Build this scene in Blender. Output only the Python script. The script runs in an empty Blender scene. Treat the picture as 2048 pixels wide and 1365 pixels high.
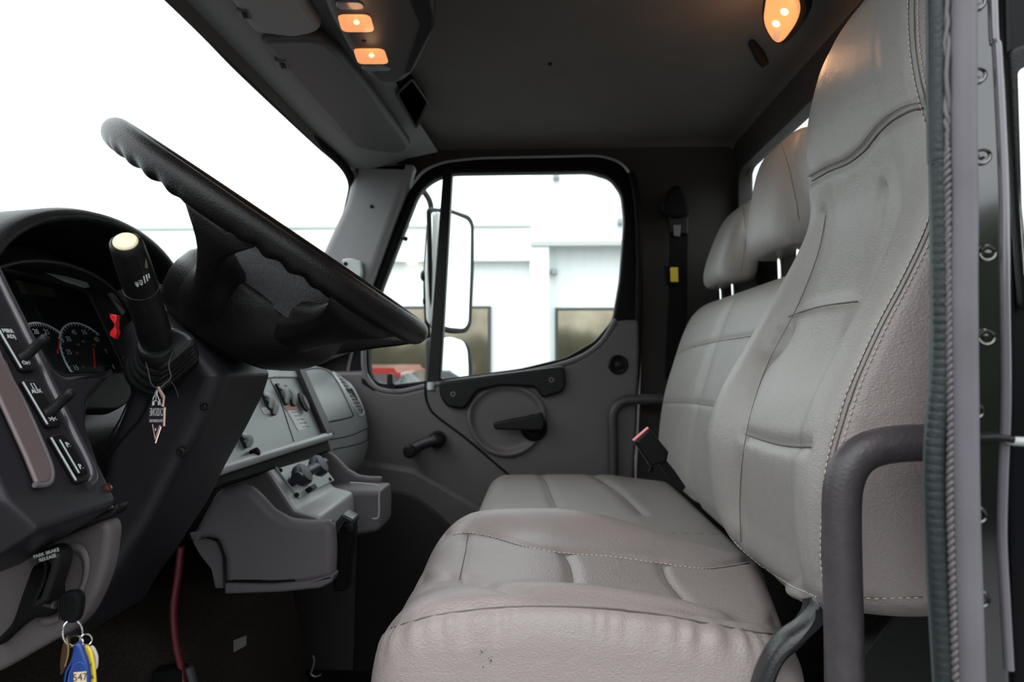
import bpy, bmesh, math, random
import numpy as np
from mathutils import Vector, Matrix, geometry, noise
from mathutils.bvhtree import BVHTree
random.seed(4)
SC = bpy.context.scene
C = SC.collection
PI = math.pi

# ------------------------------------------------------------------ camera, sky, exposure
F = 1400.0
YAW, PITCH = math.atan(56 / F), math.atan(43 / F)
cam_d = bpy.data.cameras.new('camera'); cam = bpy.data.objects.new('camera', cam_d); C.objects.link(cam)
cam.rotation_euler = (PI / 2 + PITCH, 0, YAW); cam.location = (0, 0, 0)
cam_d.sensor_width = 36; cam_d.lens = 36 * F / 2048; cam_d.clip_start = 0.02; cam_d.clip_end = 300
cam_d.dof.use_dof = True; cam_d.dof.focus_distance = 0.80; cam_d.dof.aperture_fstop = 7.0; cam_d.dof.aperture_blades = 7
SC.camera = cam
W = bpy.data.worlds.new('overcast'); SC.world = W; W.use_nodes = True
nt = W.node_tree; bg = nt.nodes['Background']
tc = nt.nodes.new('ShaderNodeTexCoord'); sx = nt.nodes.new('ShaderNodeSeparateXYZ'); cr = nt.nodes.new('ShaderNodeValToRGB')
nz = nt.nodes.new('ShaderNodeTexNoise'); nz.inputs['Scale'].default_value = 2.2; nz.inputs['Detail'].default_value = 5
mx = nt.nodes.new('ShaderNodeMix'); mx.data_type = 'RGBA'
nt.links.new(tc.outputs['Generated'], sx.inputs[0]); nt.links.new(tc.outputs['Generated'], nz.inputs['Vector'])
nt.links.new(sx.outputs['Z'], cr.inputs[0])
cr.color_ramp.elements[0].position = 0.0; cr.color_ramp.elements[0].color = (0.80, 0.90, 0.92, 1)
cr.color_ramp.elements[1].position = 0.6; cr.color_ramp.elements[1].color = (0.93, 0.97, 1.0, 1)
mx.inputs[0].default_value = 0.25
nt.links.new(cr.outputs[0], mx.inputs[6]); nt.links.new(nz.outputs['Fac'], mx.inputs[7]); nt.links.new(mx.outputs[2], bg.inputs[0])
bg.inputs['Strength'].default_value = 2.6
sun_d = bpy.data.lights.new('sun', 'SUN'); sun = bpy.data.objects.new('sun', sun_d); C.objects.link(sun)
sun_d.energy = 0.7; sun_d.angle = math.radians(50); sun_d.color = (1, .97, .95); sun.rotation_euler = (math.radians(48), 0, math.radians(-25))
SC.view_settings.view_transform = 'Standard'; SC.view_settings.look = 'None'
SC.view_settings.exposure = 0.2; SC.view_settings.gamma = 1; SC.view_settings.use_curve_mapping = False

# ------------------------------------------------------------------ pixel -> world
RM = Matrix.Rotation(YAW, 3, 'Z') @ Matrix.Rotation(PI / 2 + PITCH, 3, 'X')
def ray(px, py): return (RM @ Vector(((px - 1024) / F, (682.5 - py) / F, -1))).normalized()
def P(px, py, Y):
    d = ray(px, py); return d * (Y / d.y)
def PL(px, py, pl):
    d = ray(px, py); p, n = pl; return d * (p.dot(n) / d.dot(n))
def sp(pts, Y): return [P(a, b, Y) for a, b in pts]
def spl(pts, pl): return [PL(a, b, pl) for a, b in pts]
def plane_slope(px, py, Y, dx, dz):
    """plane that contains the lateral (Y) axis and the direction (dx, 0, dz)"""
    n = Vector((0, 1, 0)).cross(Vector((dx, 0, dz))).normalized()
    if n.x < 0: n = -n
    return (P(px, py, Y), n)

# ------------------------------------------------------------------ materials
MATS = {}
def mat(name, col, rough=.5, metal=0, bump=0, bscale=300, spec=.5, mottle=0, coat=0, emis=None, estr=0, mscale=9, trans=0, crinkle=0):
    if name in MATS: return MATS[name]
    m = bpy.data.materials.new(name); m.use_nodes = True; MATS[name] = m
    t = m.node_tree; b = t.nodes['Principled BSDF']
    b.inputs['Base Color'].default_value = (*col, 1); b.inputs['Roughness'].default_value = rough
    b.inputs['Metallic'].default_value = metal; b.inputs['Specular IOR Level'].default_value = spec
    b.inputs['Coat Weight'].default_value = coat; b.inputs['Coat Roughness'].default_value = .05
    b.inputs['Transmission Weight'].default_value = trans
    if emis: b.inputs['Emission Color'].default_value = (*emis, 1); b.inputs['Emission Strength'].default_value = estr
    tcn = t.nodes.new('ShaderNodeTexCoord')
    if mottle:
        n = t.nodes.new('ShaderNodeTexNoise'); n.inputs['Scale'].default_value = mscale; n.inputs['Detail'].default_value = 6
        t.links.new(tcn.outputs['Object'], n.inputs['Vector'])
        r = t.nodes.new('ShaderNodeValToRGB'); t.links.new(n.outputs['Fac'], r.inputs[0])
        r.color_ramp.elements[0].position = .3; r.color_ramp.elements[1].position = .7
        r.color_ramp.elements[0].color = (*[c * (1 - mottle) for c in col], 1); r.color_ramp.elements[1].color = (*[min(1, c * (1 + mottle)) for c in col], 1)
        t.links.new(r.outputs[0], b.inputs['Base Color'])
    if bump:
        n = t.nodes.new('ShaderNodeTexNoise'); n.inputs['Scale'].default_value = bscale; n.inputs['Detail'].default_value = 3
        t.links.new(tcn.outputs['Object'], n.inputs['Vector'])
        h = n.outputs['Fac']
        if crinkle:
            v = t.nodes.new('ShaderNodeTexVoronoi'); v.inputs['Scale'].default_value = bscale * .8; v.feature = 'DISTANCE_TO_EDGE'
            mp = t.nodes.new('ShaderNodeMapping'); mp.inputs['Scale'].default_value = (.55, 1, 1.6)
            t.links.new(tcn.outputs['Object'], mp.inputs[0]); t.links.new(mp.outputs[0], v.inputs['Vector'])
            w = t.nodes.new('ShaderNodeTexNoise'); w.inputs['Scale'].default_value = 14; w.inputs['Detail'].default_value = 4; w.inputs['Distortion'].default_value = .6
            t.links.new(mp.outputs[0], w.inputs['Vector'])
            a = t.nodes.new('ShaderNodeMath'); a.operation = 'MULTIPLY_ADD'; a.inputs[1].default_value = .5
            t.links.new(v.outputs['Distance'], a.inputs[0]); t.links.new(n.outputs['Fac'], a.inputs[2])
            a2 = t.nodes.new('ShaderNodeMath'); a2.operation = 'MULTIPLY_ADD'; a2.inputs[1].default_value = crinkle
            t.links.new(w.outputs['Fac'], a2.inputs[0]); t.links.new(a.outputs[0], a2.inputs[2]); h = a2.outputs[0]
        bp = t.nodes.new('ShaderNodeBump'); bp.inputs['Strength'].default_value = bump; bp.inputs['Distance'].default_value = .002
        t.links.new(h, bp.inputs['Height']); t.links.new(bp.outputs[0], b.inputs['Normal'])
    return m
def glass_mat(name, tint=(1, 1, 1), refl=.06, rough=0):
    m = bpy.data.materials.new(name); m.use_nodes = True; t = m.node_tree; t.nodes.clear()
    o = t.nodes.new('ShaderNodeOutputMaterial'); mi = t.nodes.new('ShaderNodeMixShader')
    a = t.nodes.new('ShaderNodeBsdfTransparent'); a.inputs[0].default_value = (*tint, 1)
    g = t.nodes.new('ShaderNodeBsdfGlossy'); g.inputs['Roughness'].default_value = rough
    fr = t.nodes.new('ShaderNodeLayerWeight'); fr.inputs[0].default_value = .12
    mu = t.nodes.new('ShaderNodeMath'); mu.operation = 'MULTIPLY_ADD'; mu.inputs[1].default_value = .12; mu.inputs[2].default_value = refl
    t.links.new(fr.outputs['Fresnel'], mu.inputs[0]); t.links.new(mu.outputs[0], mi.inputs[0])
    t.links.new(a.outputs[0], mi.inputs[1]); t.links.new(g.outputs[0], mi.inputs[2]); t.links.new(mi.outputs[0], o.inputs[0])
    MATS[name] = m; return m
LEATHER = mat('leather', (.292, .277, .262), .38, bump=.35, bscale=420, mottle=.045, mscale=5, crinkle=2.2)
LEATHER2 = mat('leather_pink_lit', (.292, .250, .242), .38, bump=.4, bscale=420, mottle=.05, mscale=5, crinkle=2.6)  # same leather; the pinkish light on its sides is put into the colour
PIPING = mat('seam', (.12, .105, .09), .6)
THREAD = mat('thread', (.62, .58, .50), .6)
THREADD = mat('thread_dark', (.10, .07, .06), .6)
BLACK = mat('black_plastic', (.007, .007, .0075), .40, spec=.22, bump=.25, bscale=700)
BLACKM = mat('black_matte', (.005, .005, .0055), .7, spec=.12, bump=.2, bscale=500)
WHEELM = mat('wheel_leather', (.006, .0055, .0058), .36, spec=.22, bump=.3, bscale=520, mottle=.35, mscale=30)
PADM = mat('wheel_pad', (.018, .018, .02), .38, spec=.45, bump=.9, bscale=650)
DASHD = mat('dash_dark', (.016, .015, .0185), .36, spec=.28, bump=.22, bscale=900)
DASHG = mat('dash_grey', (.105, .094, .102), .45, spec=.35, bump=.3, bscale=900)
DASHL = mat('dash_grey_lit', (.40, .43, .435), .28, spec=.9, bump=.2, bscale=900)  # window reflection put into the base colour of the darker dash plastic
DOORM = mat('door_vinyl', (.085, .076, .081), .42, spec=.45, bump=.35, bscale=700)
TRIMM = mat('pillar_trim', (.20, .20, .21), .5, bump=.3, bscale=700)
HEAD = mat('headliner', (.095, .087, .082), .85, spec=.2, bump=.5, bscale=800, mottle=.05)
HEADD = mat('overhead_dark', (.013, .013, .0135), .5, spec=.3, bump=.3, bscale=700)
CARPET = mat('carpet', (.028, .023, .019), .95, spec=.1, bump=1.0, bscale=500, mottle=.3, mscale=200)
MATTE = mat('rubber_mat', (.010, .011, .012), .6, spec=.2, bump=.3, bscale=200, mottle=.3)
CHROME = mat('chrome', (.85, .85, .85), .12, 1)
STEEL = mat('steel', (.6, .58, .55), .25, 1)
TUBEM = mat('painted_tube', (.055, .048, .054), .42, spec=.45, bump=.25, bscale=300, mottle=.15, mscale=60)
SEALG = mat('seal_grey', (.115, .108, .122), .5, spec=.4, bump=.12, bscale=900, mottle=.12, mscale=12)
SEALR = mat('seal_rubber', (.018, .024, .026), .45, spec=.35, bump=.3, bscale=300)
PAINT = mat('black_paint', (.006, .006, .007), .10, spec=1.0, coat=.7)
PAINTM = mat('black_side', (.003, .003, .004), .3, spec=.12)
WHITE = mat('white_print', (.75, .75, .75), .6)
GREYP = mat('grey_print', (.62, .64, .66), .6)
RED = mat('red_plastic', (.65, .015, .02), .35)
REDN = mat('red_needle', (.6, .02, .02), .4)
ORANGE = mat('orange_print', (.35, .09, .02), .5)
CREAM = mat('cream_button', (.80, .70, .45), .45)
YELLOW = mat('yellow_plastic', (.80, .60, .05), .4)
BLUE = mat('blue_plastic', (.02, .055, .24), .3)
PINK = mat('rose_gold', (.75, .50, .45), .3, .6)
BLUEK = mat('navy_knob', (.014, .018, .032), .45)
TAUPE = mat('taupe_insert', (.115, .085, .085), .35, bump=.1, bscale=600)
GLASS = glass_mat('window_glass', (.97, .99, .98), .0)
GLASSD = glass_mat('lens_glass', (.8, .82, .84), .015)

# ------------------------------------------------------------------ object helpers
def tag(o, label=None, cat=None, group=None, kind=None):
    if label: o['label'] = label
    if cat: o['category'] = cat
    if group: o['group'] = group
    if kind: o['kind'] = kind
    return o
def thing(name, label, cat, loc=(0, 0, 0), group=None):
    o = bpy.data.objects.new(name, None); C.objects.link(o); o.location = loc; o.empty_display_size = .05
    return tag(o, label, cat, group)
def wloc(o):
    v = Vector(o.location); p = o.parent
    while p: v = v + p.location; p = p.parent
    return v
def mk(name, V, Fc, m, parent=None, smooth=True, angle=38, flat=None, label=None, kind=None):
    V = [Vector(v) for v in V]
    lo = Vector([min(v[i] for v in V) for i in range(3)]); hi = Vector([max(v[i] for v in V) for i in range(3)])
    c = (lo + hi) / 2
    me = bpy.data.meshes.new(name); me.from_pydata([v - c for v in V], [], [tuple(f) for f in Fc])
    bm = bmesh.new(); bm.from_mesh(me); bmesh.ops.recalc_face_normals(bm, faces=bm.faces); bm.to_mesh(me); bm.free()
    if smooth:
        me.polygons.foreach_set('use_smooth', [True] * len(me.polygons))
        if angle: me.set_sharp_from_angle(angle=math.radians(angle))
        if flat:
            for i in flat: me.polygons[i].use_smooth = False
    me.materials.append(m)
    o = bpy.data.objects.new(name, me); C.objects.link(o)
    if parent: o.parent = parent; o.location = c - wloc(parent)
    else: o.location = c
    if label: o['label'] = label
    if kind: o['kind'] = kind
    return o
def join_geo(gs):
    V = []; Fc = []
    for v, f in gs:
        n = len(V); V += list(v); Fc += [tuple(i + n for i in q) for q in f]
    return V, Fc
def rpoly(pts, r, n=5):
    """round the corners of a 2D or 3D polygon"""
    pts = [Vector(p) for p in pts]; out = []; N = len(pts)
    for i in range(N):
        a, b, c = pts[i - 1], pts[i], pts[(i + 1) % N]
        rr = r[i] if isinstance(r, (list, tuple)) else r
        d1 = min(rr, (a - b).length * .48); d2 = min(rr, (c - b).length * .48)
        if rr <= 0: out.append(b); continue
        p = b + (a - b).normalized() * d1; q = b + (c - b).normalized() * d2
        for k in range(n + 1):
            t = k / n; out.append(p * (1 - t) ** 2 + b * 2 * t * (1 - t) + q * t * t)
    return out
def smooth_path(pts, n=8, closed=False):
    pts = [Vector(p) for p in pts]; N = len(pts); out = []
    rng = range(N if closed else N - 1)
    for i in rng:
        if closed: p0, p1, p2, p3 = pts[i - 1], pts[i], pts[(i + 1) % N], pts[(i + 2) % N]
        else: p0, p1, p2, p3 = pts[max(i - 1, 0)], pts[i], pts[i + 1], pts[min(i + 2, N - 1)]
        for k in range(n):
            t = k / n
            out.append(.5 * ((2 * p1) + (p2 - p0) * t + (2 * p0 - 5 * p1 + 4 * p2 - p3) * t * t + (3 * p1 - p0 - 3 * p2 + p3) * t ** 3))
    if not closed: out.append(pts[-1])
    return out
def slab_geo(pts, vec, bev=.004, holes=(), seg=3):
    pts = [Vector(p) for p in pts]; vec = Vector(vec); L = vec.length; w = vec.normalized()
    # local frame
    u = (pts[1] - pts[0]).normalized(); 
    u = (u - w * u.dot(w)).normalized(); v = w.cross(u); o = pts[0]
    def to2(p): d = Vector(p) - o; return Vector((d.dot(u), d.dot(v)))
    loops = [[to2(p) for p in pts]] + [[to2(p) for p in h] for h in holes]
    hts = [Vector(p).dot(w) - o.dot(w) for p in pts]
    def area(l): return sum(l[i - 1].x * l[i].y - l[i].x * l[i - 1].y for i in range(len(l))) / 2
    if area(loops[0]) < 0: loops[0].reverse()
    for k in range(1, len(loops)):
        if area(loops[k]) > 0: loops[k].reverse()
    bev = min(bev, L * .49)
    def offs(l, d):
        out = []; N = len(l)
        for i in range(N):
            a, b, c = l[i - 1], l[i], l[(i + 1) % N]
            e1 = (b - a); e2 = (c - b)
            if e1.length < 1e-7: e1 = e2
            if e2.length < 1e-7: e2 = e1
            n1 = Vector((-e1.y, e1.x)).normalized(); n2 = Vector((-e2.y, e2.x)).normalized()
            n = n1 + n2
            if n.length < 1e-6: n = n1.copy()
            n.normalize(); k = max(n.dot(n1), .5)
            out.append(b + n * (d / k))
        return out
    prof = [(bev * (1 - math.sin(a)), bev * (1 - math.cos(a))) for a in [PI / 2 * (1 - k / seg) for k in range(seg + 1)]] if bev > 0 else [(0, 0)]
    # prof: (inset, height) from cap edge inward to side ; cap ring first
    prof = [(bev * (1 - math.cos(t)), bev * (1 - math.sin(t))) for t in [PI / 2 * (1 - k / seg) for k in range(seg + 1)]] if bev > 0 else [(0, 0)]
    rings = [(i, h) for i, h in prof] + [(i, L - h) for i, h in reversed(prof)]
    V = []; Fc = []; flat = []
    starts = []
    for li, l in enumerate(loops):
        st = []
        for ins, h in rings:
            st.append(len(V))
            for p in (offs(l, ins) if ins > 0 else l): V.append(o + u * p.x + v * p.y + w * h)
        N = len(l)
        for r in range(len(rings) - 1):
            for i in range(N):
                j = (i + 1) % N; Fc.append((st[r] + i, st[r] + j, st[r + 1] + j, st[r + 1] + i))
        starts.append(st)
    for r in (0, len(rings) - 1):
        ls = []; idx = []
        for li, l in enumerate(loops):
            s = starts[li][r]; ls.append([Vector((*to2(V[s + i]), 0)) for i in range(len(l))]); idx += [s + i for i in range(len(l))]
        for tri in geometry.tessellate_polygon(ls):
            flat.append(len(Fc)); Fc.append(tuple(idx[i] for i in tri))
    return V, Fc, flat
def slab(name, pts, vec, m, parent=None, bev=.004, holes=(), label=None, kind=None, seg=3):
    V, Fc, flat = slab_geo(pts, vec, bev, holes, seg)
    return mk(name, V, Fc, m, parent, flat=flat, label=label, kind=kind)
def tube_geo(path, r, n=12, closed=False, flatten=None):
    path = [Vector(p) for p in path]; N = len(path); V = []; Fc = []
    t0 = (path[1] - path[0]).normalized(); up = Vector((0, 0, 1)) if abs(t0.z) < .9 else Vector((0, 1, 0))
    nrm = (up - t0 * up.dot(t0)).normalized()
    for i in range(N):
        if closed: t = (path[(i + 1) % N] - path[i - 1]).normalized()
        else: t = (path[min(i + 1, N - 1)] - path[max(i - 1, 0)]).normalized()
        nrm = (nrm - t * nrm.dot(t)).normalized(); b = t.cross(nrm)
        rr = r(i / (N - 1)) if callable(r) else r
        for k in range(n):
            a = 2 * PI * k / n; V.append(path[i] + (nrm * math.cos(a) + b * math.sin(a)) * rr)
    for i in range(N if closed else N - 1):
        for k in range(n):
            j = (i + 1) % N; k2 = (k + 1) % n
            Fc.append((i * n + k, i * n + k2, j * n + k2, j * n + k))
    if not closed: Fc.append(tuple(range(n))); Fc.append(tuple((N - 1) * n + k for k in range(n)))
    return V, Fc
def tube(name, path, r, m, parent=None, n=14, closed=False, label=None, kind=None):
    return mk(name, *tube_geo(path, r, n, closed), m, parent, angle=50, label=label, kind=kind)
def lathe_geo(c, axis, prof, n=28):
    c = Vector(c); ax = Vector(axis).normalized(); up = Vector((0, 0, 1)) if abs(ax.z) < .9 else Vector((1, 0, 0))
    u = (up - ax * up.dot(ax)).normalized(); v = ax.cross(u); V = []; Fc = []
    for h, r in prof:
        for k in range(n):
            a = 2 * PI * k / n; V.append(c + ax * h + (u * math.cos(a) + v * math.sin(a)) * max(r, 1e-5))
    for i in range(len(prof) - 1):
        for k in range(n): Fc.append((i * n + k, i * n + (k + 1) % n, (i + 1) * n + (k + 1) % n, (i + 1) * n + k))
    Fc.append(tuple(range(n))); Fc.append(tuple((len(prof) - 1) * n + k for k in range(n)))
    return V, Fc
def lathe(name, c, axis, prof, m, parent=None, n=28, label=None, angle=38):
    return mk(name, *lathe_geo(c, axis, prof, n), m, parent, label=label, angle=angle)
def loft_geo(rings, caps=True):
    n = len(rings[0]); V = [p for r in rings for p in r]; Fc = []
    for i in range(len(rings) - 1):
        for k in range(n): Fc.append((i * n + k, i * n + (k + 1) % n, (i + 1) * n + (k + 1) % n, (i + 1) * n + k))
    if caps: Fc.append(tuple(range(n))); Fc.append(tuple((len(rings) - 1) * n + k for k in range(n)))
    return V, Fc
def loft(name, rings, m, parent=None, caps=True, angle=38, label=None):
    return mk(name, *loft_geo(rings, caps), m, parent, angle=angle, label=label)
def grid(name, fn, nu, nv, m, parent=None, angle=60, kind=None):
    V = [fn(i / nu, j / nv) for i in range(nu + 1) for j in range(nv + 1)]
    Fc = [(i * (nv + 1) + j, (i + 1) * (nv + 1) + j, (i + 1) * (nv + 1) + j + 1, i * (nv + 1) + j + 1) for i in range(nu) for j in range(nv)]
    return mk(name, V, Fc, m, parent, angle=angle, kind=kind)
def box(name, lo, hi, m, parent=None, bev=.004, kind=None, label=None):
    return slab(name, [(lo[0], lo[1], lo[2]), (hi[0], lo[1], lo[2]), (hi[0], lo[1], hi[2]), (lo[0], lo[1], hi[2])], (0, hi[1] - lo[1], 0), m, parent, bev, kind=kind, label=label)
def resample(pts, n, closed=True):
    pts = [Vector(p) for p in pts]
    q = pts + [pts[0]] if closed else pts
    L = [0]
    for i in range(1, len(q)): L.append(L[-1] + (q[i] - q[i - 1]).length)
    out = []; k = 0; m = n if closed else n - 1
    for i in range(n):
        s = L[-1] * i / m
        while k < len(L) - 2 and L[k + 1] < s: k += 1
        t = (s - L[k]) / max(L[k + 1] - L[k], 1e-9); out.append(q[k].lerp(q[k + 1], min(1, t)))
    return out
def text(name, s, size, o, xd, yd, m, parent=None, ext=.0002, mirror=False, sx_=1.0):
    cu = bpy.data.curves.new(name, 'FONT'); cu.body = s; cu.size = size; cu.align_x = 'CENTER'; cu.align_y = 'CENTER'; cu.extrude = ext / 2; cu.resolution_u = 2
    ob = bpy.data.objects.new(name + '_t', cu); C.objects.link(ob); bpy.context.view_layer.update()
    me = bpy.data.meshes.new_from_object(ob); bpy.data.objects.remove(ob)
    xd = Vector(xd).normalized(); yd = Vector(yd); yd = (yd - xd * yd.dot(xd)).normalized(); z = xd.cross(yd)
    if mirror: xd = -xd
    V = [Vector(o) + xd * v.co.x * sx_ + yd * v.co.y + z * v.co.z for v in me.vertices]; Fc = [tuple(p.vertices) for p in me.polygons]
    bpy.data.meshes.remove(me)
    return mk(name, V, Fc, m, parent, smooth=False)
# ---- tracing seams onto a finished surface
def wverts(o): 
    w = wloc(o); a = np.empty(len(o.data.vertices) * 3); o.data.vertices.foreach_get('co', a); return a.reshape(-1, 3) + np.array(w)
def bvh(o): return BVHTree.FromPolygons([Vector(v) for v in wverts(o)], [tuple(p.vertices) for p in o.data.polygons])
def trace(o, pix, step=6, tree=None):
    """lay a line drawn over the seat cover on the mesh surface; returns 3D points and normals"""
    tree = tree or bvh(o)
    pts = smooth_path([(a, b, 0) for a, b in pix], 24); out = []
    for p in pts:
        h = tree.ray_cast(Vector((0, 0, 0)), ray(p.x, p.y))
        if h[0]:
            if out and (out[-1][0] - h[0]).length > .06: continue
            n = h[1] if h[1].dot(ray(p.x, p.y)) < 0 else -h[1]
            if out and (out[-1][0] - h[0]).length < .0015: continue
            out.append((h[0], n))
    return out
def crease(o, line, width=.006, depth=.004, ripple=0, rl=.018, rdir=None):
    if len(line) < 2: return
    co = wverts(o); me = o.data
    nr = np.empty(len(me.vertices) * 3); me.vertices.foreach_get('normal', nr); nr = nr.reshape(-1, 3)
    L = np.array([list(p[0]) for p in line]); best = np.full(len(co), 1e9); bs = np.zeros(len(co)); s = 0; side = np.zeros(len(co))
    for i in range(len(L) - 1):
        a, b = L[i], L[i + 1]; ab = b - a; l2 = max(ab @ ab, 1e-12); t = np.clip(((co - a) @ ab) / l2, 0, 1)
        q = a + t[:, None] * ab; d = np.linalg.norm(co - q, axis=1); k = d < best
        best[k] = d[k]; bs[k] = s + t[k] * math.sqrt(l2); side[k] = (co - q)[k, 2]; s += math.sqrt(l2)
    dis = -depth * np.exp(-(best / width) ** 2)
    if ripple:
        dis += ripple * np.sin(2 * PI * bs / rl + 3.2 * np.sin(bs * 31) + 1.3 * np.sin(bs * 83)) * (.45 + .35 * np.sin(bs * 23) + .25 * np.sin(bs * 57 + 1)) * np.exp(-((best - .012) / .014) ** 2) * (side < 0)
    co = co + nr * dis[:, None] - np.array(wloc(o))
    me.vertices.foreach_set('co', co.ravel()); me.update()
def stitches(name, line, m, parent, L=.0042, gap=.0022, r=.0005, lift=.0006, off=0):
    if len(line) < 3: return
    pts = [p for p, n in line]; d = [0]
    for i in range(1, len(pts)): d.append(d[-1] + (pts[i] - pts[i - 1]).length)
    def at(s):
        k = 0
        while k < len(d) - 2 and d[k + 1] < s: k += 1
        t = (s - d[k]) / max(1e-9, d[k + 1] - d[k]); return pts[k].lerp(pts[k + 1], t), line[k][1]
    gs = []; s = 0
    while s + L < d[-1]:
        a, na = at(s); b, nb = at(s + L); mid = (a + b) / 2 + na * (lift + .0004)
        gs.append(tube_geo([a + na * (lift - .0006), a.lerp(mid, .5) + na * .0003, mid, b.lerp(mid, .5) + nb * .0003, b + nb * (lift - .0006)], r, 5)); s += L + gap
    return mk(name, *join_geo(gs), m, parent, angle=0)
def seamline(name, line, m, parent, r=.0007, lift=-.0002):
    if len(line) < 3: return
    return mk(name, *tube_geo([p + n * lift for p, n in line], r, 6), m, parent, angle=0)
def screw(name, c, ax, r, m, parent, lab=None):
    return lathe(name, c, ax, [(-.004, r), (0, r), (.0015, r * .9), (.0022, r * .6), (.0012, r * .45), (.0010, 0)], m, parent, 18, label=lab)
# ================================================================== THE CAB SHELL
YR = 2.18          # inner face of the passenger side
# passenger side wall with the door opening
door_out = [(690, 745), (735, 585), (785, 450), (815, 378), (845, 338), (890, 321), (960, 314), (1200, 309), (1245, 322), (1268, 355), (1281, 420), (1284, 560), (1281, 760), (1272, 960), (1270, 1420), (640, 1420)]
door_poly = rpoly(sp(door_out, YR), .03)
wall_pts = [Vector(p) for p in [(.66, YR, .70), (-.575, YR, .70), (-.585, YR, .58), (-.60, YR, .50), (-.68, YR, .30), (-.82, YR, -.02), (-1.2, YR, -.06), (-1.2, YR, -1.0), (.66, YR, -1.0)]]
def inset_in(pts, lo): return [Vector((p.x, p.y, max(p.z, lo))) for p in pts]
WALLM = mat('wall_trim', (.036, .032, .031), .6, spec=.3, bump=.4, bscale=700)
wall = slab('wall_passenger', wall_pts, (0, .05, 0), WALLM, bev=.004, holes=[inset_in(door_poly, -.98)], kind='structure')
# rear wall with window opening
XR = .60
rw = [Vector((XR, y, z)) for y, z in [(.45, -1.0), (YR + .04, -1.0), (YR + .04, .70), (.45, .70)]]
rh = rpoly([Vector((XR, y, z)) for y, z in [(.80, .35), (2.13, .35), (2.13, .58), (.80, .58)]], .06)
slab('wall_rear', rw, (.04, 0, 0), WALLM, bev=.003, holes=[rh], kind='structure')
w2 = slab('window_2', rh, (.006, 0, 0), GLASS, bev=0, kind='structure')
w2.location.x += .02
# driver's side: lintel over the open doorway and the panel behind the seat
box('wall_driver', (.60, .50, -1.0), (.66, .56, .70), WALLM, bev=.005, kind='structure')
box('trim_1', (-.60, .46, .66), (.66, .56, .74), HEADD, bev=.01, kind='structure')
# ceiling: one moulded headliner, rolled down at its edges
def ceil_fn(u, v):
    x = -.60 + 1.215 * u; y = .50 + 1.70 * v
    z = .685
    for d, r in ((.62 - x, .05), (2.21 - y, .07), (y - .50, .08), (x + .60, .10)):
        if d < r: z -= r - math.sqrt(max(0, r * r - (r - d) ** 2))
    return Vector((x, y, max(z, .50)))
grid('ceiling', ceil_fn, 90, 110, HEAD, angle=0, kind='structure')
box('trim_2', (-.62, .46, .70), (.68, YR + .05, .74), PAINT, bev=.01, kind='structure')
# floor, firewall, engine tunnel
box('floor', (-1.2, .47, -1.04), (.68, YR + .04, -.92), MATTE, bev=0, kind='structure')
box('wall_front', (-1.22, .47, -1.0), (-1.18, YR + .04, -.02), CARPET, bev=0, kind='structure')
tun = [( -1.18, -.92), (-1.18, -.44), (-.70, -.44), (-.60, -.50), (-.52, -.92)]
slab('engine_tunnel', [Vector((x, 1.16, z)) for x, z in tun], (0, .55, 0), CARPET, bev=.05)
tag(bpy.data.objects['engine_tunnel'], 'dark carpeted engine tunnel rising from the floor under the dashboard', 'engine tunnel')
toe = slab('kick_panel', sp([(560, 930), (700, 915), (830, 935), (960, 1010), (1060, 1110), (1120, 1250), (1120, 1500), (560, 1500)], 2.10), (0, .05, 0), DOORM, bev=.02)
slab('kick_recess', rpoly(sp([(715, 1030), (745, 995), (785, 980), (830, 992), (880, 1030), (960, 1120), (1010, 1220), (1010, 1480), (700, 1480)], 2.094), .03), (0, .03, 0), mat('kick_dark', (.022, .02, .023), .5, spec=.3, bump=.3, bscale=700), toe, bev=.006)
tag(toe, 'dark grey arched kick panel moulding below the passenger door', 'panel')
# windshield header (black band) and its grey trim
def zcurve(off=0, zo=0): 
    return smooth_path([(-.625 + off, .50, .605 + zo), (-.615 + off, 1.16, .60 + zo), (-.618 + off, 1.43, .60 + zo), (-.60 + off, 1.86, .598 + zo), (-.577 + off, 2.10, .588 + zo)], 8)
fr = smooth_path([(-.625, .50, .612), (-.615, 1.16, .612), (-.618, 1.43, .610), (-.606, 1.86, .602), (-.588, 2.05, .590), (-.578, 2.115, .555), (-.585, 2.13, .51), (-.612, 2.135, .42), (-.665, 2.14, .30), (-.74, 2.14, .13), (-.81, 2.14, -.02)], 8)
tube('trim_3', fr, .013, BLACKM, kind='structure')
ws = fr
def ws_fn(u, v):
    # glass follows the frame: top edge -> base
    y = .47 + 1.66 * v
    xt = -.620 + .04 * max(0, (v - .75) / .25) ** 2; xb = -.86 + .05 * v ** 3
    zt = .612 - .03 * max(0, (v - .8) / .2) ** 2; zb = -.06
    return Vector((xt + (xb - xt) * u - .012 * math.sin(PI * u), y, zt + (zb - zt) * u))
g = grid('window_1', ws_fn, 12, 24, GLASS, kind='structure'); g.location.x -= .006
# header trim between glass and visors
def hd_fn(u, v):
    y = .50 + 1.62 * v; x0 = -.612 + .03 * max(0, (v - .75) / .25) ** 2
    x = x0 + u * .27; z = .612 + .055 * u - .018 * math.sin(PI * min(1, u * 1.6)) - .02 * max(0, (v - .85) / .15) ** 2
    return Vector((x, y, z))
grid('trim_4', hd_fn, 14, 40, mat('header_trim', (.18, .182, .185), .6, bump=.3, bscale=700), kind='structure')
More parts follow.
